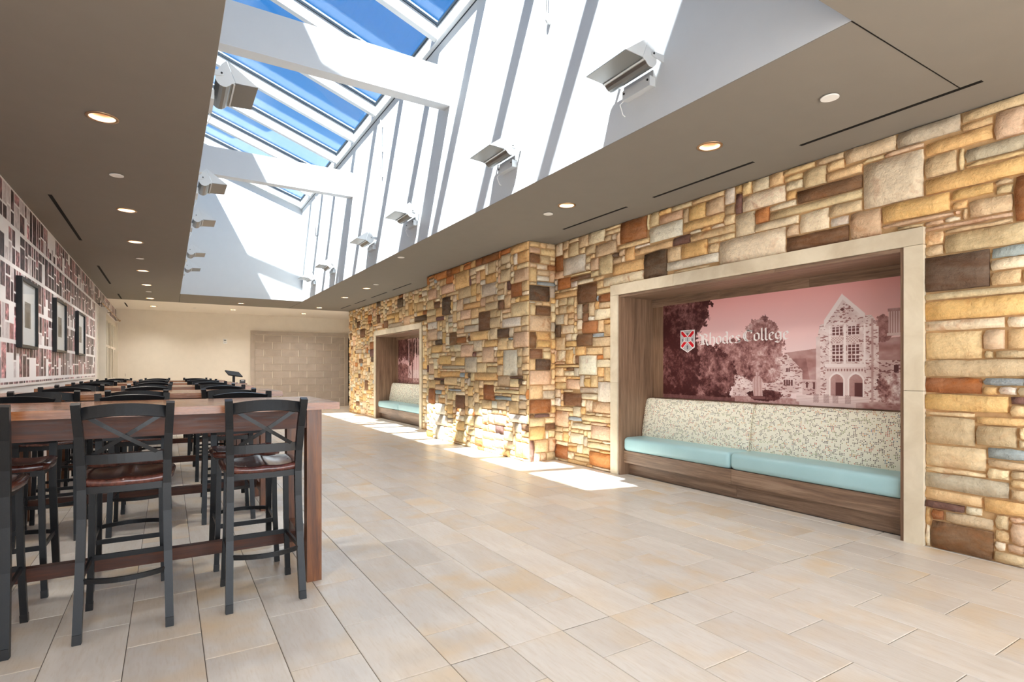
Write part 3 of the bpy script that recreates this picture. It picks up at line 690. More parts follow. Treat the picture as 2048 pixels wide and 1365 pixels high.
def vis(s_, fm):
    p = fm((s_[0] + s_[1]) / 2, (s_[2] + s_[3]) / 2, 0); v_ = seen(*p)
    return v_ ** (2 / 3) * (s_[1] - s_[0]) * (s_[3] - s_[2]) if v_ > 0 else -1 + .001 * (s_[1] - s_[0])
N1 = (1.855, 5.185, 2.30); N2 = (11.18, 14.45, 2.285)     # outer edges of the two stone surrounds: y0, y1, top
def wall_with_niche(name, ya, yb, n_, label):
    bm = bmesh.new(); a, b_, t = n_; i = .125
    box(bm, XW, XW + .3, ya, a + i, 0, CE); box(bm, XW, XW + .3, b_ - i, yb, 0, CE); box(bm, XW, XW + .3, a + i, b_ - i, t - i, CE)
    return tag(fin(name, bm, M['mortar']), label, 'wall', kind='structure')
wr = wall_with_niche('wall_right', Y0, PN + .1, N1, 'nearest stretch of the fieldstone wall, around the wide seating alcove')
sp_ = [q for k in 'ABCDE' for q in crop(k, lambda px, py: on_x(px, py, XW - .015))]
ls = layout(.7, PN, 0, CE, [(N1[0] - .005, N1[1] + .005, 0, N1[2] + .005)], sp_, 3)
lay_stones(wr, [(s_, fx, True, vis(s_, fx)) for s_ in ls], 11)
ls = layout(Y0, .7, 0, CE, [], [], 4, 1.6)
me = stone_mesh('small_stones', [stone_geo(s_, fx, True, random.Random(9)) for s_ in ls]); tag(link('small_stones', me, M['stone'], wr), kind='stuff')
bm = bmesh.new(); box(bm, XP, XW + .3, PN, PF, 0, CE)
wp = tag(fin('wall_pier', bm, M['mortar']), 'projecting fieldstone pier between the two alcoves, sun on its foot', 'wall', kind='structure')
spF = [q for k in 'FG' for q in crop(k, lambda px, py: on_x(px, py, XP - .015))]
it = [(s_, fp, True, vis(s_, fp)) for s_ in [(*q[:4], random.Random(int(q[0] * 90)).choice('aaor')) if q[3] > CE - .06 else q for q in layout(PN + .0, PF, 0, CE, [], spF, 5)]]  # top course recoloured orange to paint in the warm glow under the ceiling
spR = crop('R', lambda px, py: on_y(px, py, PN - .015))
it += [(s_, fr_, False, vis(s_, fr_)) for s_ in layout(XP + .0, XW - .02, 0, CE, [], spR, 6)]
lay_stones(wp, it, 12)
wf = wall_with_niche('wall_far', PF - .1, YE, N2, 'farther stretch of the fieldstone wall, around the second alcove')
spH = crop('H', lambda px, py: on_x(px, py, XW - .015))
it = [(s_, fx, True, vis(s_, fx)) for s_ in layout(PF, YE, 0, CE, [(N2[0] - .005, N2[1] + .005, 0, N2[2] + .005)], spH, 7)]
it += [(s_, fe, True, -.5) for s_ in layout(XW, XW + .3, 0, CE, [], [], 8)]
lay_stones(wf, it, 13)

# ------------------------------------------------------------------ alcoves: limestone surround, laminate lining, bench, mural
def surround(n_, label):
    a, b_, t = n_; q = .125; e_ = empty('trim_1', (XW, a, 0)); tag(e_, label, 'surround', kind='structure')
    def blk(y0, y1, z0, z1):
        o = boxo('limestone_block', (-.045, .3, y0 - a, y1 - a, z0, z1), M['limestone'], e_, bevel=.004)
    mid = (a + b_) / 2 + .4; g_ = .0015
    blk(a, b_ - 1.0, t - q + g_, t); blk(b_ - 1.0 + .003, b_, t - q + g_, t)
    for y0 in (a, b_ - q):
        blk(y0, y0 + q, 0.001, 1.115); blk(y0, y0 + q, 1.118, t - q - g_)
    return e_
XBK = 5.185
def lining(n_, label):
    a, b_, t = n_; q = .125; a += q; b_ -= q; t -= q
    e_ = empty('alcove_lining', (XW, (a + b_) / 2, 0)); tag(e_, label, 'alcove')
    def part(name, b, mat, bev=.002):
        b = (b[0] - XW, b[1] - XW, b[2] - (a + b_) / 2, b[3] - (a + b_) / 2, b[4], b[5])
        return boxo(name, b, mat, e_, bev)
    part('side_panel', (XW - .025, XBK + .05, a + .001, a + .03, 0, t - .001), M['oak_v']); part('side_panel', (XW - .025, XBK + .05, b_ - .03, b_ - .001, 0, t - .001), M['oak_v'])
    L = (b_ - a - .06) / 3
    for k in range(3):
        y0 = a + .03 + L * k
        part('soffit_plank', (XW - .025, XBK, y0 + .001, y0 + L - .001, t - .03, t - .001), M['oak_h'])
        part('back_plank', (XBK - .012, XBK + .03, y0 + .001, y0 + L - .001, 2.05, t - .031), M['oak_h'])
        part('ledge_plank', (XBK - .03, XBK + .03, y0 + .001, y0 + L - .001, .86, .925), M['oak_h'])
    part('back_panel', (XBK + .002, XBK + .05, a + .03, b_ - .03, 0.3, 2.06), M['oak_v'])
    return e_
def cushion(name, x0, x1, y0, y1, z0, z1, rad, mat, parent, loc, crown=.012):
    """soft box with rounded edges and a crowned top"""
    bm = bmesh.new(); box(bm, x0, x1, y0, y1, z0, z1)
    bmesh.ops.bevel(bm, geom=bm.edges[:], offset=rad, segments=4, profile=.5, affect='EDGES', clamp_overlap=True)
    for v_ in bm.verts:
        fy = (v_.co.y - y0) / (y1 - y0); fx_ = (v_.co.x - x0) / (x1 - x0)
        if v_.co.z > (z0 + z1) / 2: v_.co.z += crown * (1 - (2 * fx_ - 1) ** 2) ** .5 * (min(1, min(fy, 1 - fy) * 8)) if 0 <= fx_ <= 1 else 0
    for v_ in bm.verts: v_.co -= Vector(loc)
    return fin(name, bm, mat, parent, smooth=True)
def back_cushion(name, y0, y1, parent, loc, xb=5.15):
    prof = [(xb - .165, .40), (xb - .178, .47), (xb - .172, .55), (xb - .150, .66), (xb - .128, .78), (xb - .108, .87), (xb - .094, .905), (xb - .068, .921), (xb - .036, .918), (xb - .022, .90), (xb - .02, .40)]
    bm = bmesh.new(); uvl = bm.loops.layers.uv.new('UVMap'); ny = 14; rows = []; s_ = [0]
    for (p, q) in zip(prof, prof[1:]): s_.append(s_[-1] + math.hypot(p[0] - q[0], p[1] - q[1]))
    for k in range(ny + 1):
        f_ = k / ny; y = y0 + (y1 - y0) * (.5 - .5 * math.cos(math.pi * f_)) if 1 else 0
        edge = max(0., 1 - min(y - y0, y1 - y) / .035); r_ = .022 * edge ** 2
        rows.append([bm.verts.new((x + r_ if i < 8 else x, y, z - (r_ if i in (6, 7, 8) else 0))) for i, (x, z) in enumerate(prof)])
    for k in range(ny):
        for i in range(len(prof) - 1):
            f_ = bm.faces.new((rows[k][i], rows[k + 1][i], rows[k + 1][i + 1], rows[k][i + 1]))
            for lp, (kk, ii) in zip(f_.loops, ((k, i), (k + 1, i), (k + 1, i + 1), (k, i + 1))): lp[uvl].uv = (rows[kk][ii].co.y, s_[ii])
    for rw in (rows[0], rows[-1]):
        f_ = bm.faces.new(rw)
        for lp in f_.loops: lp[uvl].uv = (lp.vert.co.x, lp.vert.co.z)
    for v_ in bm.verts: v_.co -= Vector(loc)
    return fin(name, bm, M['dots'], parent, smooth=True)
def bench(n_, split, label):
    a, b_, t = n_; a += .155; b_ -= .155; loc = (XW, (a + b_) / 2, 0)
    e_ = empty('banquette', loc); tag(e_, label, 'bench')
    def part(name, b, mat, bev=.002): return boxo(name, (b[0] - loc[0], b[1] - loc[0], b[2] - loc[1], b[3] - loc[1], b[4], b[5]), mat, e_, bev)
    L = (b_ - a) / 2
    for k in range(2):
        part('front_board', (XW + .035, XW + .06, a + .001 + L * k, a + L * (k + 1) - .001, .148, .292), M['oak_h'])
        part('toe_board', (XW + .12, XW + .145, a + .001 + L * k, a + L * (k + 1) - .001, .0, .15), M['oak_h'])
    part('seat_deck', (XW + .06, XBK, a, b_, .262, .288), M['oak_h'])
    c1 = cushion('seat_cushion', XW + .018, 5.05, split + .002, b_, .292, .455, .045, M['aqua'], e_, loc)
    c2 = cushion('seat_cushion', XW + .018, 5.05, a, split - .002, .292, .455, .045, M['aqua'], e_, loc)
    for c in (c1, c2): c['label'] = 'pale aqua vinyl seat cushion'
    b1 = back_cushion('back_cushion', split + .002, b_ - .002, e_, loc); b2 = back_cushion('back_cushion', a + .002, split - .002, e_, loc)
    for c in (b1, b2): c['label'] = 'cream back cushion woven with small coloured dots'
    return e_
surround(N1, 'pale limestone surround framing the nearer, wider seating alcove')
surround(N2, 'pale limestone surround framing the farther alcove')
lining(N1, 'walnut laminate lining of the nearer alcove, around the campus mural')
lining(N2, 'walnut laminate lining of the farther alcove beyond the stone pier')
bench(N1, 3.53, 'long built-in bench with aqua seat cushions under the lettered mural')
bench(N2, 12.8, 'built-in bench with aqua seat cushion in the farther alcove')
def picture_plane(bm, x, y0, y1, z0, z1):
    uvl = bm.loops.layers.uv.verify()
    f_ = bm.faces.new([bm.verts.new(p) for p in ((x, y1, z0), (x, y0, z0), (x, y0, z1), (x, y1, z1))])
    for lp, u in zip(f_.loops, ((0, 0), (1, 0), (1, 1), (0, 1))): lp[uvl].uv = u
def mural(y0, y1, z0, z1, im, label):
    loc = (XBK, (y0 + y1) / 2, z0); e_ = empty('mural_panel', loc); tag(e_, label, 'mural')
    boxo('backing_board', (-.010, .002, y0 - loc[1], y1 - loc[1], 0, z1 - z0), M['wainscot'], e_)
    bm = bmesh.new(); picture_plane(bm, -.0105, y0 - loc[1], y1 - loc[1], 0, z1 - z0)
    me = bpy.data.meshes.new('printed_panel'); bm.to_mesh(me); bm.free()
    link('printed_panel', me, print_mat('mural_print', im, .45, .35), e_); return e_
MU0, MU1, MZ0, MZ1 = 2.10, 4.85, .93, 2.05
mu = mural(MU0, MU1, MZ0, MZ1, image('campus_print', paint_mural()), 'pink and brown printed campus mural with white blackletter name and crest')
mural(11.4, 14.12, .93, 2.05, image('tree_print', paint_mural_far()), 'pink and brown printed tree mural in the farther alcove')
# blackletter lettering: broad nib strokes
GL = {
 'R': (.92, [[(-.1, 1.48), (-.02, 1.30), (.12, 1.22)], [(.14, 1.30), (.14, .12), (.0, -.04)], [(.30, 1.25), (.30, .15), (.42, .0)], [(.12, 1.3), (.38, 1.5), (.68, 1.28), (.66, .98), (.36, .78)], [(.36, .78), (.66, .62), (.66, .12), (.80, -.16), (.98, -.06)], [(-.06, .02), (.32, .02)]]),
 'h': (.66, [[(.12, 1.62), (.12, .06), (.2, -.02)], [(.12, .82), (.36, 1.02), (.54, .84), (.54, .2), (.44, -.18)]]),
 'o': (.66, [[(.12, .84), (.12, .2), (.32, 0), (.54, .2)], [(.12, .84), (.34, 1.04), (.54, .84), (.54, .2)]]),
 'd': (.68, [[(.12, .84), (.12, .2), (.32, 0), (.54, .2)], [(.12, .84), (.34, 1.02), (.54, .84)], [(.54, 1.5), (.54, .12), (.62, -.02)], [(.54, 1.5), (.40, 1.58)]]),
 'e': (.56, [[(.12, .84), (.12, .2), (.32, 0), (.5, .14)], [(.12, .84), (.34, 1.04), (.48, .80), (.14, .50)]]),
 's': (.60, [[(.54, .90), (.34, 1.04), (.14, .84), (.50, .36), (.48, .16), (.28, 0), (.04, .08)], [(.5, .36), (.5, .1)]]),
 'C': (1.0, [[(.70, 1.28), (.44, 1.46), (.14, 1.12), (.10, .50), (.28, .12), (.58, -.02), (.88, .16)], [(.36, 1.3), (.28, .9), (.30, .3), (.46, .08)], [(.86, 1.44), (.84, 1.02)], [(.44, 1.46), (.66, 1.42), (.86, 1.24)]]),
 'l': (.36, [[(.14, 1.62), (.14, .16), (.28, 0)]]),
 'g': (.70, [[(.12, .84), (.12, .30), (.32, .12), (.54, .30)], [(.12, .84), (.34, 1.04), (.54, .84), (.54, -.06), (.36, -.34), (.06, -.20)], [(.54, .92), (.70, 1.02)], [(.10, -.22), (.3, -.06)]]),
}
def letters(txt, u0, u1, v0, xh, bm, x):
    adv = []; px_ = 0
    for ch in txt:
        adv.append(px_); px_ += GL[ch][0]
    wd = px_ - .08; k = (u1 - u0) / wd
    nib = Vector((math.cos(R(38)), math.sin(R(38)))) * .092
    def P(q): return (x, -(u0 + q[0] * k), v0 + q[1] * xh)
    for ch, ax in zip(txt, adv):
        for st in GL[ch][1]:
            for (a, b_) in zip(st, st[1:]):
                A = Vector((a[0] + ax, a[1])); B = Vector((b_[0] + ax, b_[1])); D = (B - A); s_ = D.x * nib.y - D.y * nib.x
                n2 = Vector((-D.y, D.x)).normalized() * .022
                pts = [A - nib, A + nib, B + nib, B - nib] if abs(s_) > .012 else [A - n2, A + n2, B + n2, B - n2]
                f_ = bm.faces.new([bm.verts.new(P(p)) for p in pts])
bm = bmesh.new(); mw, mh = MU1 - MU0, MZ1 - MZ0; half = mw / 2
letters('Rhodes', .206 * mw - half, .392 * mw - half, .560 * mh, .072 * mh, bm, -.0116)
letters('College', .405 * mw - half, .590 * mw - half, .572 * mh, .070 * mh, bm, -.0116)
M['ink'] = paint('white_print_ink', (244, 236, 234), .5, .01, 0, .3)
o = fin('lettering', bm, M['ink'], mu); o['label'] = 'white blackletter words printed on the mural'
M['crest_grey'] = paint('crest_grey', (186, 180, 182), .5, .08, 0, .3, 60); M['crest_red'] = paint('crest_red', (212, 22, 34), .5, .02, 0, .3); M['crest_line'] = paint('crest_line', (120, 112, 116), .5, .02, 0, .3)
bm = bmesh.new()
def sh(pts, x, mi):
    f_ = bm.faces.new([bm.verts.new((x, -((.099 + .0765 * p[0]) * mw - half), (.483 + .235 * p[1]) * mh)) for p in pts]); f_.material_index = mi
sh([(0, 1), (1, 1), (1, .22), (.5, 0), (0, .22)], -.0112, 0); sh([(.04, .975), (.96, .975), (.96, .24), (.5, .035), (.04, .24)], -.0116, 1)
for pts in ([(.04, .97), (.2, .97), (.96, .36), (.96, .25), (.84, .19), (.04, .84)], [(.96, .97), (.8, .97), (.04, .36), (.04, .25), (.16, .19), (.96, .84)]): sh(pts, -.0120, 0)
for pts in ([(.06, .94), (.18, .94), (.94, .34), (.94, .265), (.85, .215), (.06, .84)], [(.94, .94), (.82, .94), (.06, .34), (.06, .265), (.15, .215), (.94, .84)]): sh(pts, -.0124, 2)
sh([(.30, .70), (.70, .70), (.70, .47), (.30, .47)], -.0128, 0); sh([(.32, .685), (.68, .685), (.68, .485), (.32, .485)], -.0132, 1)
for pts in ([(.48, .68), (.52, .68), (.52, .49), (.48, .49)], [(.46, .14), (.54, .14), (.54, .26), (.46, .26)], [(.42, .26), (.58, .26), (.5, .34)], [(.40, .88), (.60, .88), (.5, .76)], [(.12, .62), (.2, .62), (.2, .50), (.12, .50)], [(.80, .62), (.88, .62), (.88, .50), (.80, .50)]): sh(pts, -.0136, 3)
me = bpy.data.meshes.new('crest'); bmesh.ops.recalc_face_normals(bm, faces=bm.faces); bm.to_mesh(me); bm.free()
o = link('crest', me, [M['ink'], M['crest_grey'], M['crest_red'], M['crest_line']], mu); o['label'] = 'grey shield with a red diagonal cross'

# ------------------------------------------------------------------ back wall, stone block panel, dark doorway
bm = bmesh.new(); box(bm, XL - .2, 5.42, YB, YB + .2, 0, CE + .1); box(bm, 6.4, 8.2, YB, YB + .2, 0, CE + .1); box(bm, 5.42, 6.4, YB, YB + .2, 2.40, CE + .1)
wb = tag(fin('wall_back', bm, M['cream']), 'cream painted back wall with inset stone block panel', 'wall', kind='structure')
PX0, PX1, PT = 2.27, 5.42, 2.545
boxo('block_bed', (PX0, PX1, YB - .03, YB, 0, PT), M['blockmortar'], wb)
def bl(n_, x0, x1, z0, z1, d=.045): return boxo(n_, (x0, x1, YB - d, YB - .03, z0, z1), M['block'], wb, .003)
for x0, x1 in ((PX0, 3.4), (3.404, 4.4), (4.404, PX1)): bl('cap_stone', x0, x1, PT - .11, PT, .06)
for k in range(3): bl('edge_stone', PX0, PX0 + .12, k * .81, (k + 1) * .81 - .004, .055); bl('edge_stone', PX1 - .11, PX1, k * .81, (k + 1) * .81 - .004, .055)
bh = .238; k = 0; z = PT - .12 - bh
while z > -.2:
    x = PX0 + .135 + (.0 if k % 2 else -.27)
    while x < PX1 - .12:
        a, b_ = max(x, PX0 + .135), min(x + .53, PX1 - .125)
        if b_ - a > .05: bl('block', a, b_ - .016, max(z, 0), z + bh - .014)
        x += .546
    z -= bh; k += 1
dr = bmesh.new()
box(dr, 5.42, 6.4, 22.3, 22.4, 0, 2.4); box(dr, 5.40, 5.42, YB + .2, 22.3, 0, 2.4); box(dr, 6.4, 6.42, YB + .2, 22.3, 0, 2.4); box(dr, 5.4, 6.42, YB + .2, 22.4, 2.4, 2.42)
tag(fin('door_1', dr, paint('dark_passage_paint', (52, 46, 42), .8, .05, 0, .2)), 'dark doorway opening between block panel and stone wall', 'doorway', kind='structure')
wall_poly('wall_side_passage', [(8.2, YE - .2, 0), (8.2, 22.5, 0), (8.2, 22.5, CE + .1), (8.2, YE - .2, CE + .1)], (.2, 0, 0), M['cream'], 'side passage wall past the end of the stone wall')
wall_poly('wall_stone_rear', [(XW + .3, YE - .02, 0), (8.2, YE - .02, 0), (8.2, YE - .02, CE + .2), (XW + .3, YE - .02, CE + .2)], (0, -.2, 0), M['cream'], 'passage wall running back behind the stone wall end')

# ------------------------------------------------------------------ left wall with wallpaper and window
WY0, WY1, WZ0, WZ1 = 14.75, 19.7, .08, 2.62
bm = bmesh.new(); box(bm, XL - .2, XL, Y0, WY0, 0, CE + .1); box(bm, XL - .2, XL, WY1, YB + .2, 0, CE + .1); box(bm, XL - .2, XL, WY0, WY1, WZ1, CE + .1); box(bm, XL - .2, XL, WY0, WY1, 0, WZ0)
wl = tag(fin('wall_left', bm, M['wainscot']), 'left wall with photo collage wallpaper above a pale dado', 'wall', kind='structure')
wim = image('collage_print', paint_wallpaper()); bm = bmesh.new(); uvl = bm.loops.layers.uv.new('UVMap')
for y0, y1, z0, z1 in ((WP0, 14.36, WPZ0, WPZ1), (14.36, YB, 2.66, WPZ1)):
    f_ = bm.faces.new([bm.verts.new(p) for p in ((XL + .002, y0, z0), (XL + .002, y1, z0), (XL + .002, y1, z1), (XL + .002, y0, z1))])
    for lp in f_.loops: lp[uvl].uv = ((lp.vert.co.y - WP0) / (WP1 - WP0), (lp.vert.co.z - WPZ0) / (WPZ1 - WPZ0))
me = bpy.data.meshes.new('wallpaper'); bm.to_mesh(me); bm.free()
o = link('wallpaper', me, print_mat('collage_wallpaper', wim, .4, .35), wl); o['label'] = 'white wallpaper covered in small brown and red photographs'
boxo('dado_rail', (XL, XL + .012, Y0, 14.36, 1.105, 1.13), M['wainscot'], wl)
wi = empty('window_2', (XL, WY0, 0)); tag(wi, 'tall multi-pane window with pale frame at the far end of the wallpaper', 'window', kind='structure')
def wp_(name, b, mat, bev=0): return boxo(name, (b[0] - XL, b[1] - XL, b[2] - WY0, b[3] - WY0, b[4], b[5]), mat, wi, bev)
wp_('post', (XL - .05, XL + .135, 15.02, 15.12, WZ0, WZ1 + .02), M['frame_white'], .004); wp_('jamb', (XL - .15, XL + .015, WY0, WY0 + .12, WZ0, WZ1), M['frame_white'], .004); wp_('jamb', (XL - .15, XL + .06, WY1 - .12, WY1, WZ0, WZ1), M['frame_white'], .004)
wp_('head', (XL - .15, XL + .012, WY0 + .12, WY1 - .12, WZ1 - .12, WZ1), M['frame_white'], .004); wp_('sill', (XL - .15, XL + .03, WY0 + .12, WY1 - .12, WZ0, WZ0 + .25), M['frame_white'], .004)
nc = 6; cwid = (WY1 - WY0 - .24) / nc; rows_ = [WZ0 + .25, 1.02, 1.86, WZ1 - .12]
for k in range(1, nc): wp_('mullion', (XL - .06, XL + (.014 if k % 2 == 0 else .006), WY0 + .12 + cwid * k - .035, WY0 + .12 + cwid * k + .035, WZ0 + .25, WZ1 - .12), M['frame_white'], .003)
for z in rows_[1:3]: wp_('transom', (XL - .06, XL + .005, WY0 + .12, WY1 - .12, z - .03, z + .03), M['frame_white'], .003)
for k in range(nc):
    for z0, z1 in zip(rows_, rows_[1:]): wp_('pane', (XL - .016, XL - .010, WY0 + .12 + cwid * k + .035, WY0 + .12 + cwid * (k + 1) - .035, z0 + .03, z1 - .03), M['wglass'])
o = empty('roller_blind', (XL, WY0, 2.5)); tag(o, 'pale translucent blind drawn behind the far window', 'blind')
g = G('blind_cloth'); v_ = g.noise(g.coord((1, 1, 60)), 4, 2); tr = g.n('ShaderNodeBsdfTranslucent', {0: lin((140, 124, 98))}); df = g.n('ShaderNodeBsdfDiffuse', {0: lin((132, 116, 92))})
g.put(g.out, 'Surface', g.n('ShaderNodeMixShader', {0: .45, 1: df, 2: tr}))
bm = bmesh.new()
ny = 40
vs = [[bm.verts.new((-.23 + .012 * (k % 2), -.5 + (WY1 - WY0 + .9) * k / ny, z)) for z in (-2.48, .62)] for k in range(ny + 1)]  # cloth extended past the opening on all sides to block stray sun
for a, b_ in zip(vs, vs[1:]): bm.faces.new((a[0], b_[0], b_[1], a[1]))
fin('cloth', bm, g.m, o)
ro = empty('curtain_rod', (XL, 14.6, 2.70)); tag(ro, 'thin dark curtain rod above the far window', 'rod')
bm = bmesh.new(); tube(bm, [(.09, .2, 0), (.09, 5.2, 0)], .011); fin('rod', bm, M['ring'], ro, True)
for y in (.3, 2.6, 5.0):
    bm = bmesh.new(); tube(bm, [(0, y, 0), (.09, y, 0)], .008); fin('rod_bracket', bm, M['black'], ro, True)
bm = bmesh.new(); bmesh.ops.create_icosphere(bm, subdivisions=2, radius=.026, matrix=Matrix.Translation((.09, 5.22, 0))); fin('finial', bm, M['ring'], ro, True)

# framed pictures
def picture(y0, y1, z0, z1, seed, label):
    e_ = empty('picture_frame', (XL, (y0 + y1) / 2, z0)); tag(e_, label, 'picture', 'black framed prints on the collage wallpaper')
    hw = (y1 - y0) / 2; hh = z1 - z0; f_ = .032; d_ = .05
    for nm, b in (('frame_side', (.003, d_, -hw, -hw + f_, 0, hh)), ('frame_side', (.003, d_, hw - f_, hw, 0, hh)), ('frame_rail', (.003, d_, -hw + f_, hw - f_, 0, f_)), ('frame_rail', (.003, d_, -hw + f_, hw - f_, hh - f_, hh))):
        boxo(nm, b, M['chair'], e_, .003)
    boxo('mat_board', (.012, .024, -hw + f_, hw - f_, f_, hh - f_), paint('mat_board', (204, 208, 214), .7, .01, .02, .2), e_)
    bm = bmesh.new(); uvl = bm.loops.layers.uv.new('UVMap')
    q = bm.faces.new([bm.verts.new(p) for p in ((.0245, -hw * .36, hh * .30), (.0245, hw * .36, hh * .30), (.0245, hw * .36, hh * .68), (.0245, -hw * .36, hh * .68))])
    for lp, u in zip(q.loops, ((0, 0), (1, 0), (1, 1), (0, 1))): lp[uvl].uv = u
    me = bpy.data.meshes.new('print'); bm.to_mesh(me); bm.free(); link('print', me, print_mat('grey_print', image('grey_print', paint_print(seed)), .6, .2), e_)
    boxo('glazing', (.032, .034, -hw + f_, hw - f_, f_, hh - f_), M['pglass'], e_)
    return e_
picture(7.34, 8.17, 1.495, 2.215, 41, 'black framed grey print on the wallpaper, nearest of three')
picture(9.38, 10.26, 1.507, 2.22, 42, 'black framed grey print on the wallpaper, middle of three')
picture(11.49, 12.37, 1.515, 2.235, 43, 'black framed grey print on the wallpaper, farthest of three')

# ------------------------------------------------------------------ ceiling fittings
def downlight(x, y, z, watts, label):
    e_ = empty('downlight', (x, y, z)); tag(e_, label, 'light', 'recessed downlights')
    bm = bmesh.new(); lathe(bm, [(.078, .001), (.078, -.005), (.098, -.005), (.098, .0)], (0, 0, 0), 28); fin('trim_ring', bm, M['ring'], e_, True)
    bm = bmesh.new(); rr = lathe(bm, [(.079, -.002), (.074, .05), (.062, .085)], (0, 0, 0), 28); fin('reflector', bm, M['reflector'], e_, True)
    bm = bmesh.new(); rr = lathe(bm, [(.060, .083)], (0, 0, 0), 28); bm.faces.new(rr[0]); fin('lamp', bm, M['lampglow'], e_)
    l = bpy.data.lights.new('lamp_light', 'SPOT'); l.energy = watts; l.color = (1, .925, .84); l.spot_size = R(136); l.spot_blend = 1.0; l.shadow_soft_size = .14
    lo = bpy.data.objects.new('lamp_light', l); col.objects.link(lo); lo.parent = e_; lo.location = (0, 0, .04)
    return e_
dl = ['in the left ceiling, nearest the camera', 'in the left ceiling, second along', 'in the left ceiling, third along', 'in the left ceiling, fourth along', 'in the left ceiling, fifth along', 'in the left ceiling, last before the paler strip',
      'in the right ceiling, above the alcove mural', 'in the right ceiling, just before the stone pier', 'in the right ceiling, first beyond the pier', 'in the right ceiling, second beyond the pier', 'in the right ceiling, last before the paler strip', 'just past the far end of the skylight well']
for (x, y), lb in zip(DOWN, dl): downlight(x, y, CE, LAMP_LEFT if x < 0 else LAMP * (.75 if y < 4 else 1.25), 'warm recessed downlight ' + lb)
for (x, y), lb in zip(DOWN_FAR, ('centre of the pale ceiling strip at the back', 'left end of the pale ceiling strip at the back', 'right end of the pale ceiling strip at the back')): downlight(x, y, CE + .02, LAMP_FAR, 'warm recessed downlight, ' + lb)
for x, y, lb in ((-.395, 2.15, 'in the left ceiling over the first stools'), (-.395, -.6, 'in the left ceiling behind the first stools')):
    downlight(x, y, CE - .002, LAMP_LEFT if x < 1.7 else LAMP, 'warm recessed downlight ' + lb)
for x, a, b_ in SLOTS: boxo('slot_diffuser', (x - .017, x + .017, a, b_, CE - .0015, CE + .002), M['slot'], ce)
for x, a, b_ in SLOTS_FAR: boxo('slot_diffuser', (x - .017, x + .017, a, b_, CE + .0185, CE + .022), M['slot'], cf)
for x, y, z, lb in ((-.4, 6.18, CE, 'in the left ceiling, nearest of its row'), (-.385, 10.6, CE, 'in the left ceiling, second of its row'), (-.38, 15.0, CE, 'in the left ceiling, third of its row'), (3.645, 1.99, CE, 'in the right ceiling above the alcove'),
                 (3.655, 5.145, CE, 'in the right ceiling beside the pier'), (3.1, 8.34, CE, 'close to the skylight edge, beside the pier'), (3.656, 11.29, CE, 'in the right ceiling beyond the pier'), (.65, 18.59, CE + .02, 'in the pale ceiling strip')):
    e_ = empty('sprinkler_cover', (x, y, z)); tag(e_, 'flat white sprinkler cover plate ' + lb, 'sprinkler', 'sprinkler covers')
    bm = bmesh.new(); rr = lathe(bm, [(.055, -.006), (.055, -.011), (.050, -.013)], (0, 0, 0), 24); bm.faces.new(rr[-1]); bm.faces.new(rr[0]); fin('cover_plate', bm, M['metal_white'], e_)
    bm = bmesh.new(); lathe(bm, [(.04, 0), (.04, -.006)], (0, 0, 0), 20); fin('collar', bm, M['ring'], e_)

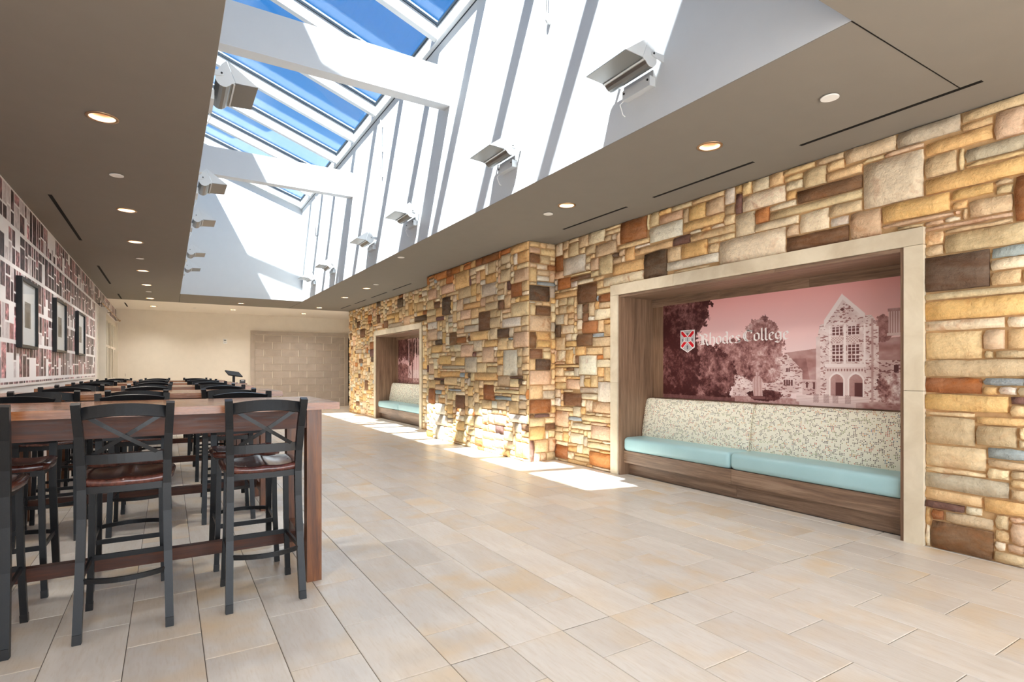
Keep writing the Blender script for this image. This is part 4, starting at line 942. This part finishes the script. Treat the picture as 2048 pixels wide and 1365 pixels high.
# ------------------------------------------------------------------ uplights on the well walls
def uplight(side, y, label):
    """side +1 on the right wall, -1 on the left one; profile measured from the wall"""
    xw = WR if side > 0 else WL; e_ = empty('uplight', (xw, y, 3.36)); tag(e_, label, 'light fitting', 'metal uplights in the skylight well')
    def X(d): return -side * d
    L = .205
    arc = [(.183, .043), (.166, .038), (.150, .020), (.130, .007), (.108, .004), (.085, .012), (.068, .028), (.058, .050)]
    body = arc + [(.062, .085), (.074, .123), (.10, .168), (.13, .200)]
    shell = arc + [(.062, .085), (.070, .115)]
    bm = bmesh.new()
    ins = [(.183, .051), (.166, .047), (.152, .030), (.131, .017), (.109, .013), (.089, .019), (.075, .032), (.066, .051), (.069, .083), (.077, .112)]
    prism(bm, shell + ins[::-1], lambda d, z: (X(d), -L, z), lambda d, z: (X(d), L, z)); fin('trough', bm, M['alu'], e_, False)
    bm = bmesh.new(); prism(bm, [(.183, .043), (.346, .054), (.346, .060), (.183, .052)], lambda d, z: (X(d), -L, z), lambda d, z: (X(d), L, z)); fin('visor', bm, M['alu'], e_)
    bm = bmesh.new(); prism(bm, [(.178, .036), (.190, .036), (.190, .042), (.178, .042)], lambda d, z: (X(d), -L, z), lambda d, z: (X(d), L, z)); fin('seam_strip', bm, M['alu_paint'], e_)
    for s_ in (-1, 1):
        yy = s_ * (L + .003); bm = bmesh.new(); prism(bm, body + [(.190, .052)], lambda d, z: (X(d), yy - .003, z), lambda d, z: (X(d), yy + .003, z)); fin('end_plate', bm, M['alu_paint'], e_)
        bm = bmesh.new(); prism(bm, [(.192, .050), (.346, .056), (.134, .204)], lambda d, z: (X(d), yy - .003, z), lambda d, z: (X(d), yy + .003, z)); fin('visor_cheek', bm, M['alu_paint'], e_)
        bm = bmesh.new(); prism(bm, [(.0, .06), (.10, .078), (.112, .088), (.112, .105), (.10, .112), (.0, .112)], lambda d, z: (X(d), yy + s_ * .004, z), lambda d, z: (X(d), yy + s_ * .014, z)); a_ = fin('arm', bm, M['alu_paint'], e_)
        bm = bmesh.new(); tube(bm, [(X(.098), yy + s_ * .012, .095), (X(.098), yy + s_ * .020, .095)], .007, 8); fin('bolt', bm, M['black'], e_)
    bm = bmesh.new(); box(bm, min(X(0), X(.055)), max(X(0), X(.055)), -.14, .14, -.075, -.005); br = fin('junction_box', bm, M['alu_paint'], e_, bevel=.004)
    bm = bmesh.new(); box(bm, min(X(.005), X(.03)), max(X(.005), X(.03)), -.15, .15, -.01, .10); fin('back_plate', bm, M['alu_paint'], e_, bevel=.003)
    for s_ in (-1, 1):
        bm = bmesh.new(); tube(bm, [(X(.05), s_ * .12, -.03), (X(.060), s_ * .12, -.03)], .008, 8); sc_o = fin('screw', bm, M['black'], e_)
    bm = bmesh.new(); tube(bm, [(X(.03), .13, -.06), (X(.05), .17, -.09), (X(.02), .17, -.16), (X(.002), .165, -.17)], .004, 6); fin('cable', bm, M['metal_white'], e_)
    bm = bmesh.new()
    prism(bm, [(.134, .196), (.340, .058), (.190, .054), (.080, .110)], lambda d, z: (X(d), -L + .002, z), lambda d, z: (X(d), L - .002, z)); fin('lens', bm, M['pglass'], e_)
    return e_
UY = [2.98, 4.83, 7.44, 9.26, 11.9, 13.7]; od = ['nearest', 'second', 'third', 'fourth', 'fifth', 'farthest']
for y, n_ in zip(UY, od): uplight(1, y, 'silver wedge uplight on the right well wall, %s of six' % n_)
od2 = ['nearest', 'second', 'third', 'fourth', 'farthest']
for y, n_ in zip(UY[1:], od2): uplight(-1, y, 'silver wedge uplight on the left well wall, %s of five' % n_)
for y, z0, z1, lb in ((4.125, 4.47, 5.42, 'nearest'), (8.76, 4.45, 5.3, 'middle'), (13.42, 4.43, 5.3, 'farthest')):
    e_ = empty('conduit', (WR, y, z0)); tag(e_, 'thin white conduit on the sunlit well wall, %s of three' % lb, 'pipe', 'white conduits on the well wall')
    bm = bmesh.new(); tube(bm, [(-.035, 0, 0), (-.035, 0, z1 - z0)], .009, 10); fin('pipe', bm, M['metal_white'], e_, True)
    bm = bmesh.new(); tube(bm, [(-.035, 0, .02), (-.036, 0, -.02), (-.03, .0, -.045), (0, 0, -.05)], .017, 10); fin('elbow', bm, M['metal_white'], e_, True)
    for z in (.35, .75):
        bm = bmesh.new(); box(bm, -.046, 0, -.02, .02, z - .01, z + .01); fin('clip', bm, M['metal_white'], e_)

# ------------------------------------------------------------------ tables
TX, TL2, TD = -.145, 1.025, .86
def make_table():
    e_ = empty('bar_table'); hw, hd = TL2, TD / 2
    bm = bmesh.new(); box(bm, -hw, hw, -hd, hd, 1.033, 1.075); fin('tabletop', bm, M['table'], e_, bevel=.005)
    lx, ly = hw - .135, hd - .10
    for sx in (-1, 1):
        for sy in (-1, 1):
            bm = bmesh.new(); box(bm, sx * lx - .0425, sx * lx + .0425, sy * ly - .0425, sy * ly + .0425, 0, 1.033); fin('leg', bm, M['table_v'], e_, bevel=.005)
    for sy in (-1, 1): bm = bmesh.new(); box(bm, -lx + .0425, lx - .0425, sy * (ly + .012) - .014, sy * (ly + .012) + .014, .922, 1.033); fin('apron', bm, M['apron'], e_, bevel=.003)
    for sx in (-1, 1): bm = bmesh.new(); box(bm, sx * (lx + .012) - .014, sx * (lx + .012) + .014, -ly + .0425, ly - .0425, .922, 1.033); fin('apron', bm, M['apron'], e_, bevel=.003)
    bm = bmesh.new(); box(bm, -lx + .04, lx - .04, -.028, .028, .155, .225); fin('stretcher', bm, M['apron'], e_, bevel=.004)
    for sx in (-1, 1): bm = bmesh.new(); box(bm, sx * lx - .032, sx * lx + .032, -ly + .0425, ly - .0425, .150, .230); fin('end_rail', bm, M['table_v'], e_, bevel=.004)
    return e_
TY = [3.41, 5.37, 7.40, 9.43, 11.35]
tn = ['nearest', 'second', 'third', 'fourth', 'farthest']
tables = []
for k, (y, n_) in enumerate(zip(TY, tn)):
    t = make_table() if k == 0 else copy_tree(tables[0])
    t.location = (TX, y + TD / 2, 0); tables.append(t)
    tag(t, 'long varnished wooden bar table on square legs, %s of five rows' % n_, 'table', 'bar tables in rows')

# ------------------------------------------------------------------ bar stools
def make_stool():
    """faces +y; feet within y -.225 .. .2"""
    e_ = empty('bar_stool')
    post = [(.183, -.225, 0), (.180, -.197, .16), (.176, -.165, .36), (.173, -.147, .56), (.172, -.145, .70), (.174, -.158, .82), (.179, -.19, .96), (.185, -.232, 1.08), (.1865, -.242, 1.112)]
    for sx in (-1, 1):
        bm = bmesh.new(); sweep(bm, [(sx * x, y, z) for x, y, z in post], .036, .036); lg = fin('rear_leg', bm, M['chair'], e_, bevel=.003)
        bm = bmesh.new(); sweep(bm, [(sx * .183, -.2255, 0.0), (sx * .1825, -.222, .045)], .034, .037); fin('foot_cap', bm, M['black'], lg, bevel=.003)
        bm = bmesh.new(); sweep(bm, [(sx * .178, .205, 0), (sx * .166, .19, .35), (sx * .162, .185, .705)], .029, .029); lg = fin('front_leg', bm, M['chair'], e_, bevel=.003)
        bm = bmesh.new(); sweep(bm, [(sx * .178, .2052, 0), (sx * .1765, .2035, .04)], .032, .032); fin('foot_cap', bm, M['black'], lg, bevel=.003)
    def arc(x0, y0, bow, z, up, n_=10):
        return [(-x0 + 2 * x0 * k / n_, y0 - bow * (1 - (2 * k / n_ - 1) ** 2), z + up * (1 - (2 * k / n_ - 1) ** 2)) for k in range(n_ + 1)]
    bm = bmesh.new(); sweep(bm, arc(.172, -.215, .028, 1.062, .018), .058, .016, (0, .25, 1)); fin('top_rail', bm, M['chair'], e_, bevel=.003)
    bm = bmesh.new(); sweep(bm, arc(.164, -.165, .022, .842, 0), .046, .014, (0, 0, 1)); fin('lower_rail', bm, M['chair'], e_, bevel=.003)
    for s_ in (-1, 1):
        n_ = 8; pts = []
        for k in range(n_ + 1):
            f_ = k / n_; x = s_ * (-.152 + .282 * f_); z = 1.052 - .19 * f_; yb = -.212 + .040 * f_ - .026 * math.sin(math.pi * f_) - .004 * s_
            pts.append((x, yb, z))
        bm = bmesh.new(); sweep(bm, pts, .019, .008, (.5 * s_, 0, 1)); fin('cross_brace', bm, M['chair'], e_)
    # saddle seat
    bm = bmesh.new(); n_ = 14; top, bot = {}, {}
    for i in range(n_ + 1):
        for j in range(n_ + 1):
            u, v_ = 2 * i / n_ - 1, 2 * j / n_ - 1
            kx = u * math.sqrt(1 - .18 * v_ * v_); ky = v_ * math.sqrt(1 - .26 * u * u)
            hwid = .218 - .012 * (1 - (v_ + 1) / 2)
            x, y = kx * hwid, .03 + ky * .215
            r_ = min(1, math.hypot(u, v_ * .9)); ed = max(abs(u), abs(v_))
            dish = -.013 * (1 - min(1, ((abs(u) - .42) / .42) ** 2)) * max(0, 1 - abs(v_ + .15) ** 2.2) + .010 * max(0, 1 - (u / .2) ** 2) * max(0, v_ + .2)
            z = .747 + .006 * u * u + dish - (.008 * ((ed - .86) / .14) ** 2 if ed > .86 else 0)
            top[i, j] = bm.verts.new((x, y, z)); bot[i, j] = bm.verts.new((x * .965, .03 + (y - .03) * .965, .709 + .004 * u * u))
    for i in range(n_):
        for j in range(n_):
            bm.faces.new((top[i, j], top[i + 1, j], top[i + 1, j + 1], top[i, j + 1])); bm.faces.new((bot[i, j], bot[i, j + 1], bot[i + 1, j + 1], bot[i + 1, j]))
    rim = [(i, 0) for i in range(n_)] + [(n_, j) for j in range(n_)] + [(i, n_) for i in range(n_, 0, -1)] + [(0, j) for j in range(n_, 0, -1)]
    for a, b_ in zip(rim, rim[1:] + rim[:1]): bm.faces.new((top[a], bot[a], bot[b_], top[b_]))
    o = fin('seat', bm, M['seatwood'], e_, True); o['label'] = 'dark red-brown wooden saddle seat'
    bm = bmesh.new(); sweep(bm, arc(.165, -.145, .012, .693, 0), .034, .012, (0, 0, 1)); sweep(bm, [(-.16, .185, .693), (.16, .185, .693)], .034, .014, (0, 0, 1))
    for sx in (-1, 1): sweep(bm, [(sx * .168, -.14, .693), (sx * .162, .185, .693)], .034, .014, (0, 0, 1))
    fin('seat_frame', bm, M['chair'], e_)
    bm = bmesh.new(); sweep(bm, [(-.166, .19, .275), (.166, .19, .275)], .026, .014, (0, 0, 1)); fin('footrest', bm, M['chair'], e_, bevel=.002)
    bm = bmesh.new(); sweep(bm, arc(.172, -.182, .062, .275, 0, 14), .024, .012, (0, 0, 1)); fin('rear_stretcher', bm, M['chair'], e_, bevel=.002)
    for sx in (-1, 1): bm = bmesh.new(); sweep(bm, [(sx * .177, -.178, .275), (sx * .168, .19, .275)], .024, .012, (0, 0, 1)); fin('side_stretcher', bm, M['chair'], e_, bevel=.002)
    return e_
proto = None; rj = random.Random(4)
cx = [(.452, 'at its aisle end'), (-.178, 'in the middle'), (-.795, 'at its wall end')]
for k, (y, n_) in enumerate(zip(TY, tn)):
    for side in (0, 1):
        for x, pos in cx:
            if proto is None: proto = s_ = make_stool()
            else: s_ = copy_tree(proto)
            jx, jy, ja = (0, 0, 0) if k == 0 and side == 0 else (rj.uniform(-.03, .03), rj.uniform(-.03, .03), rj.uniform(-.04, .04))
            if side == 0: s_.location = (x + jx, y + .06 + jy, 0); s_.rotation_euler.z = ja
            else: s_.location = (x + jx, y + TD - .075 + jy, 0); s_.rotation_euler.z = math.pi + ja
            tag(s_, 'black cross-back bar stool on the %s side of the %s table, %s' % (('near', 'far')[side], n_, pos), 'stool', 'black bar stools at the tables')

# ------------------------------------------------------------------ till stand beyond the tables, wall plates
e_ = empty('till_stand', (1.2, 13.1, 0)); tag(e_, 'slim wooden till stand beyond the farthest table', 'stand')
boxo('cabinet', (-.19, .19, -.19, .19, 0, .955), M['table_v'], e_, .004); boxo('counter_top', (-.21, .21, -.21, .21, .955, .985), M['table'], e_, .004)
e_ = empty('till_terminal', (1.17, 13.05, .985)); tag(e_, 'black tilted touch screen till on the stand beyond the tables', 'till')
boxo('foot', (-.07, .07, -.06, .08, 0, .015), M['black'], e_, .003)
bm = bmesh.new(); sweep(bm, [(0, .03, .012), (0, .01, .15)], .05, .03); fin('neck', bm, M['black'], e_)
o = boxo('screen', (-.15, .15, -.012, .012, -.10, .10), M['screen'], e_, .004); o.location = (0, 0, .20); o.rotation_euler = (R(-62), R(8), R(24))
e_ = empty('card_reader', (1.33, 13.0, .985)); tag(e_, 'small black box beside the touch screen till', 'device')
boxo('case', (-.05, .05, -.05, .05, 0, .075), M['black'], e_, .004); boxo('paper_slot', (-.03, .03, -.052, -.045, .045, .06), M['metal_white'], e_)
e_ = empty('wall_strobe', (1.535, YB, 2.10)); tag(e_, 'small white alarm strobe plate on the cream back wall', 'alarm')
boxo('plate', (-.055, .055, -.03, 0, 0, .155), M['metal_white'], e_, .006); boxo('strobe_lens', (-.03, .03, -.045, -.03, .085, .13), M['wglass'], e_, .003); boxo('sounder_grille', (-.035, .035, -.033, -.03, .02, .06), M['alu_paint'], e_)
for x, lb in ((-1.08, 'black slotted'), (-.72, 'blank')):
    e_ = empty('wall_outlet', (x, YB, 1.06)); tag(e_, '%s outlet plate low on the cream back wall' % lb, 'outlet')
    boxo('plate', (-.035, .035, -.008, 0, 0, .115), M['cream'], e_, .002)
    for z in (.03, .075): boxo('socket', (-.006, .006, -.010, -.008, z - .01, z + .012), M['black'] if x < -.9 else M['wainscot'], e_)

# ------------------------------------------------------------------ the neighbouring roof seen through the far end of the skylight
e_ = empty('neighbouring_building', (6, 31, 0)); tag(e_, 'slate roofed building seen through the far end of the skylight', 'building')
boxo('wall', (-16, 10, 0, 7, 0, 7.6), paint('brick_wall', (140, 84, 70), .8, .1, .1, .2), e_)
g = G('roof_slate'); br_ = g.n('ShaderNodeTexBrick', {'Vector': g.coord(), 'Color1': lin((120, 128, 128)), 'Color2': lin((150, 158, 156)), 'Mortar': lin((84, 90, 92)), 'Scale': 1.6})
bm = bmesh.new(); prism(bm, [(-.5, 7.4), (3.5, 11.2), (7.5, 7.4)], lambda y, z: (-16.5, y, z), lambda y, z: (10.5, y, z)); fin('roof', bm, g.pbr(br_.outputs[0], .7), e_)
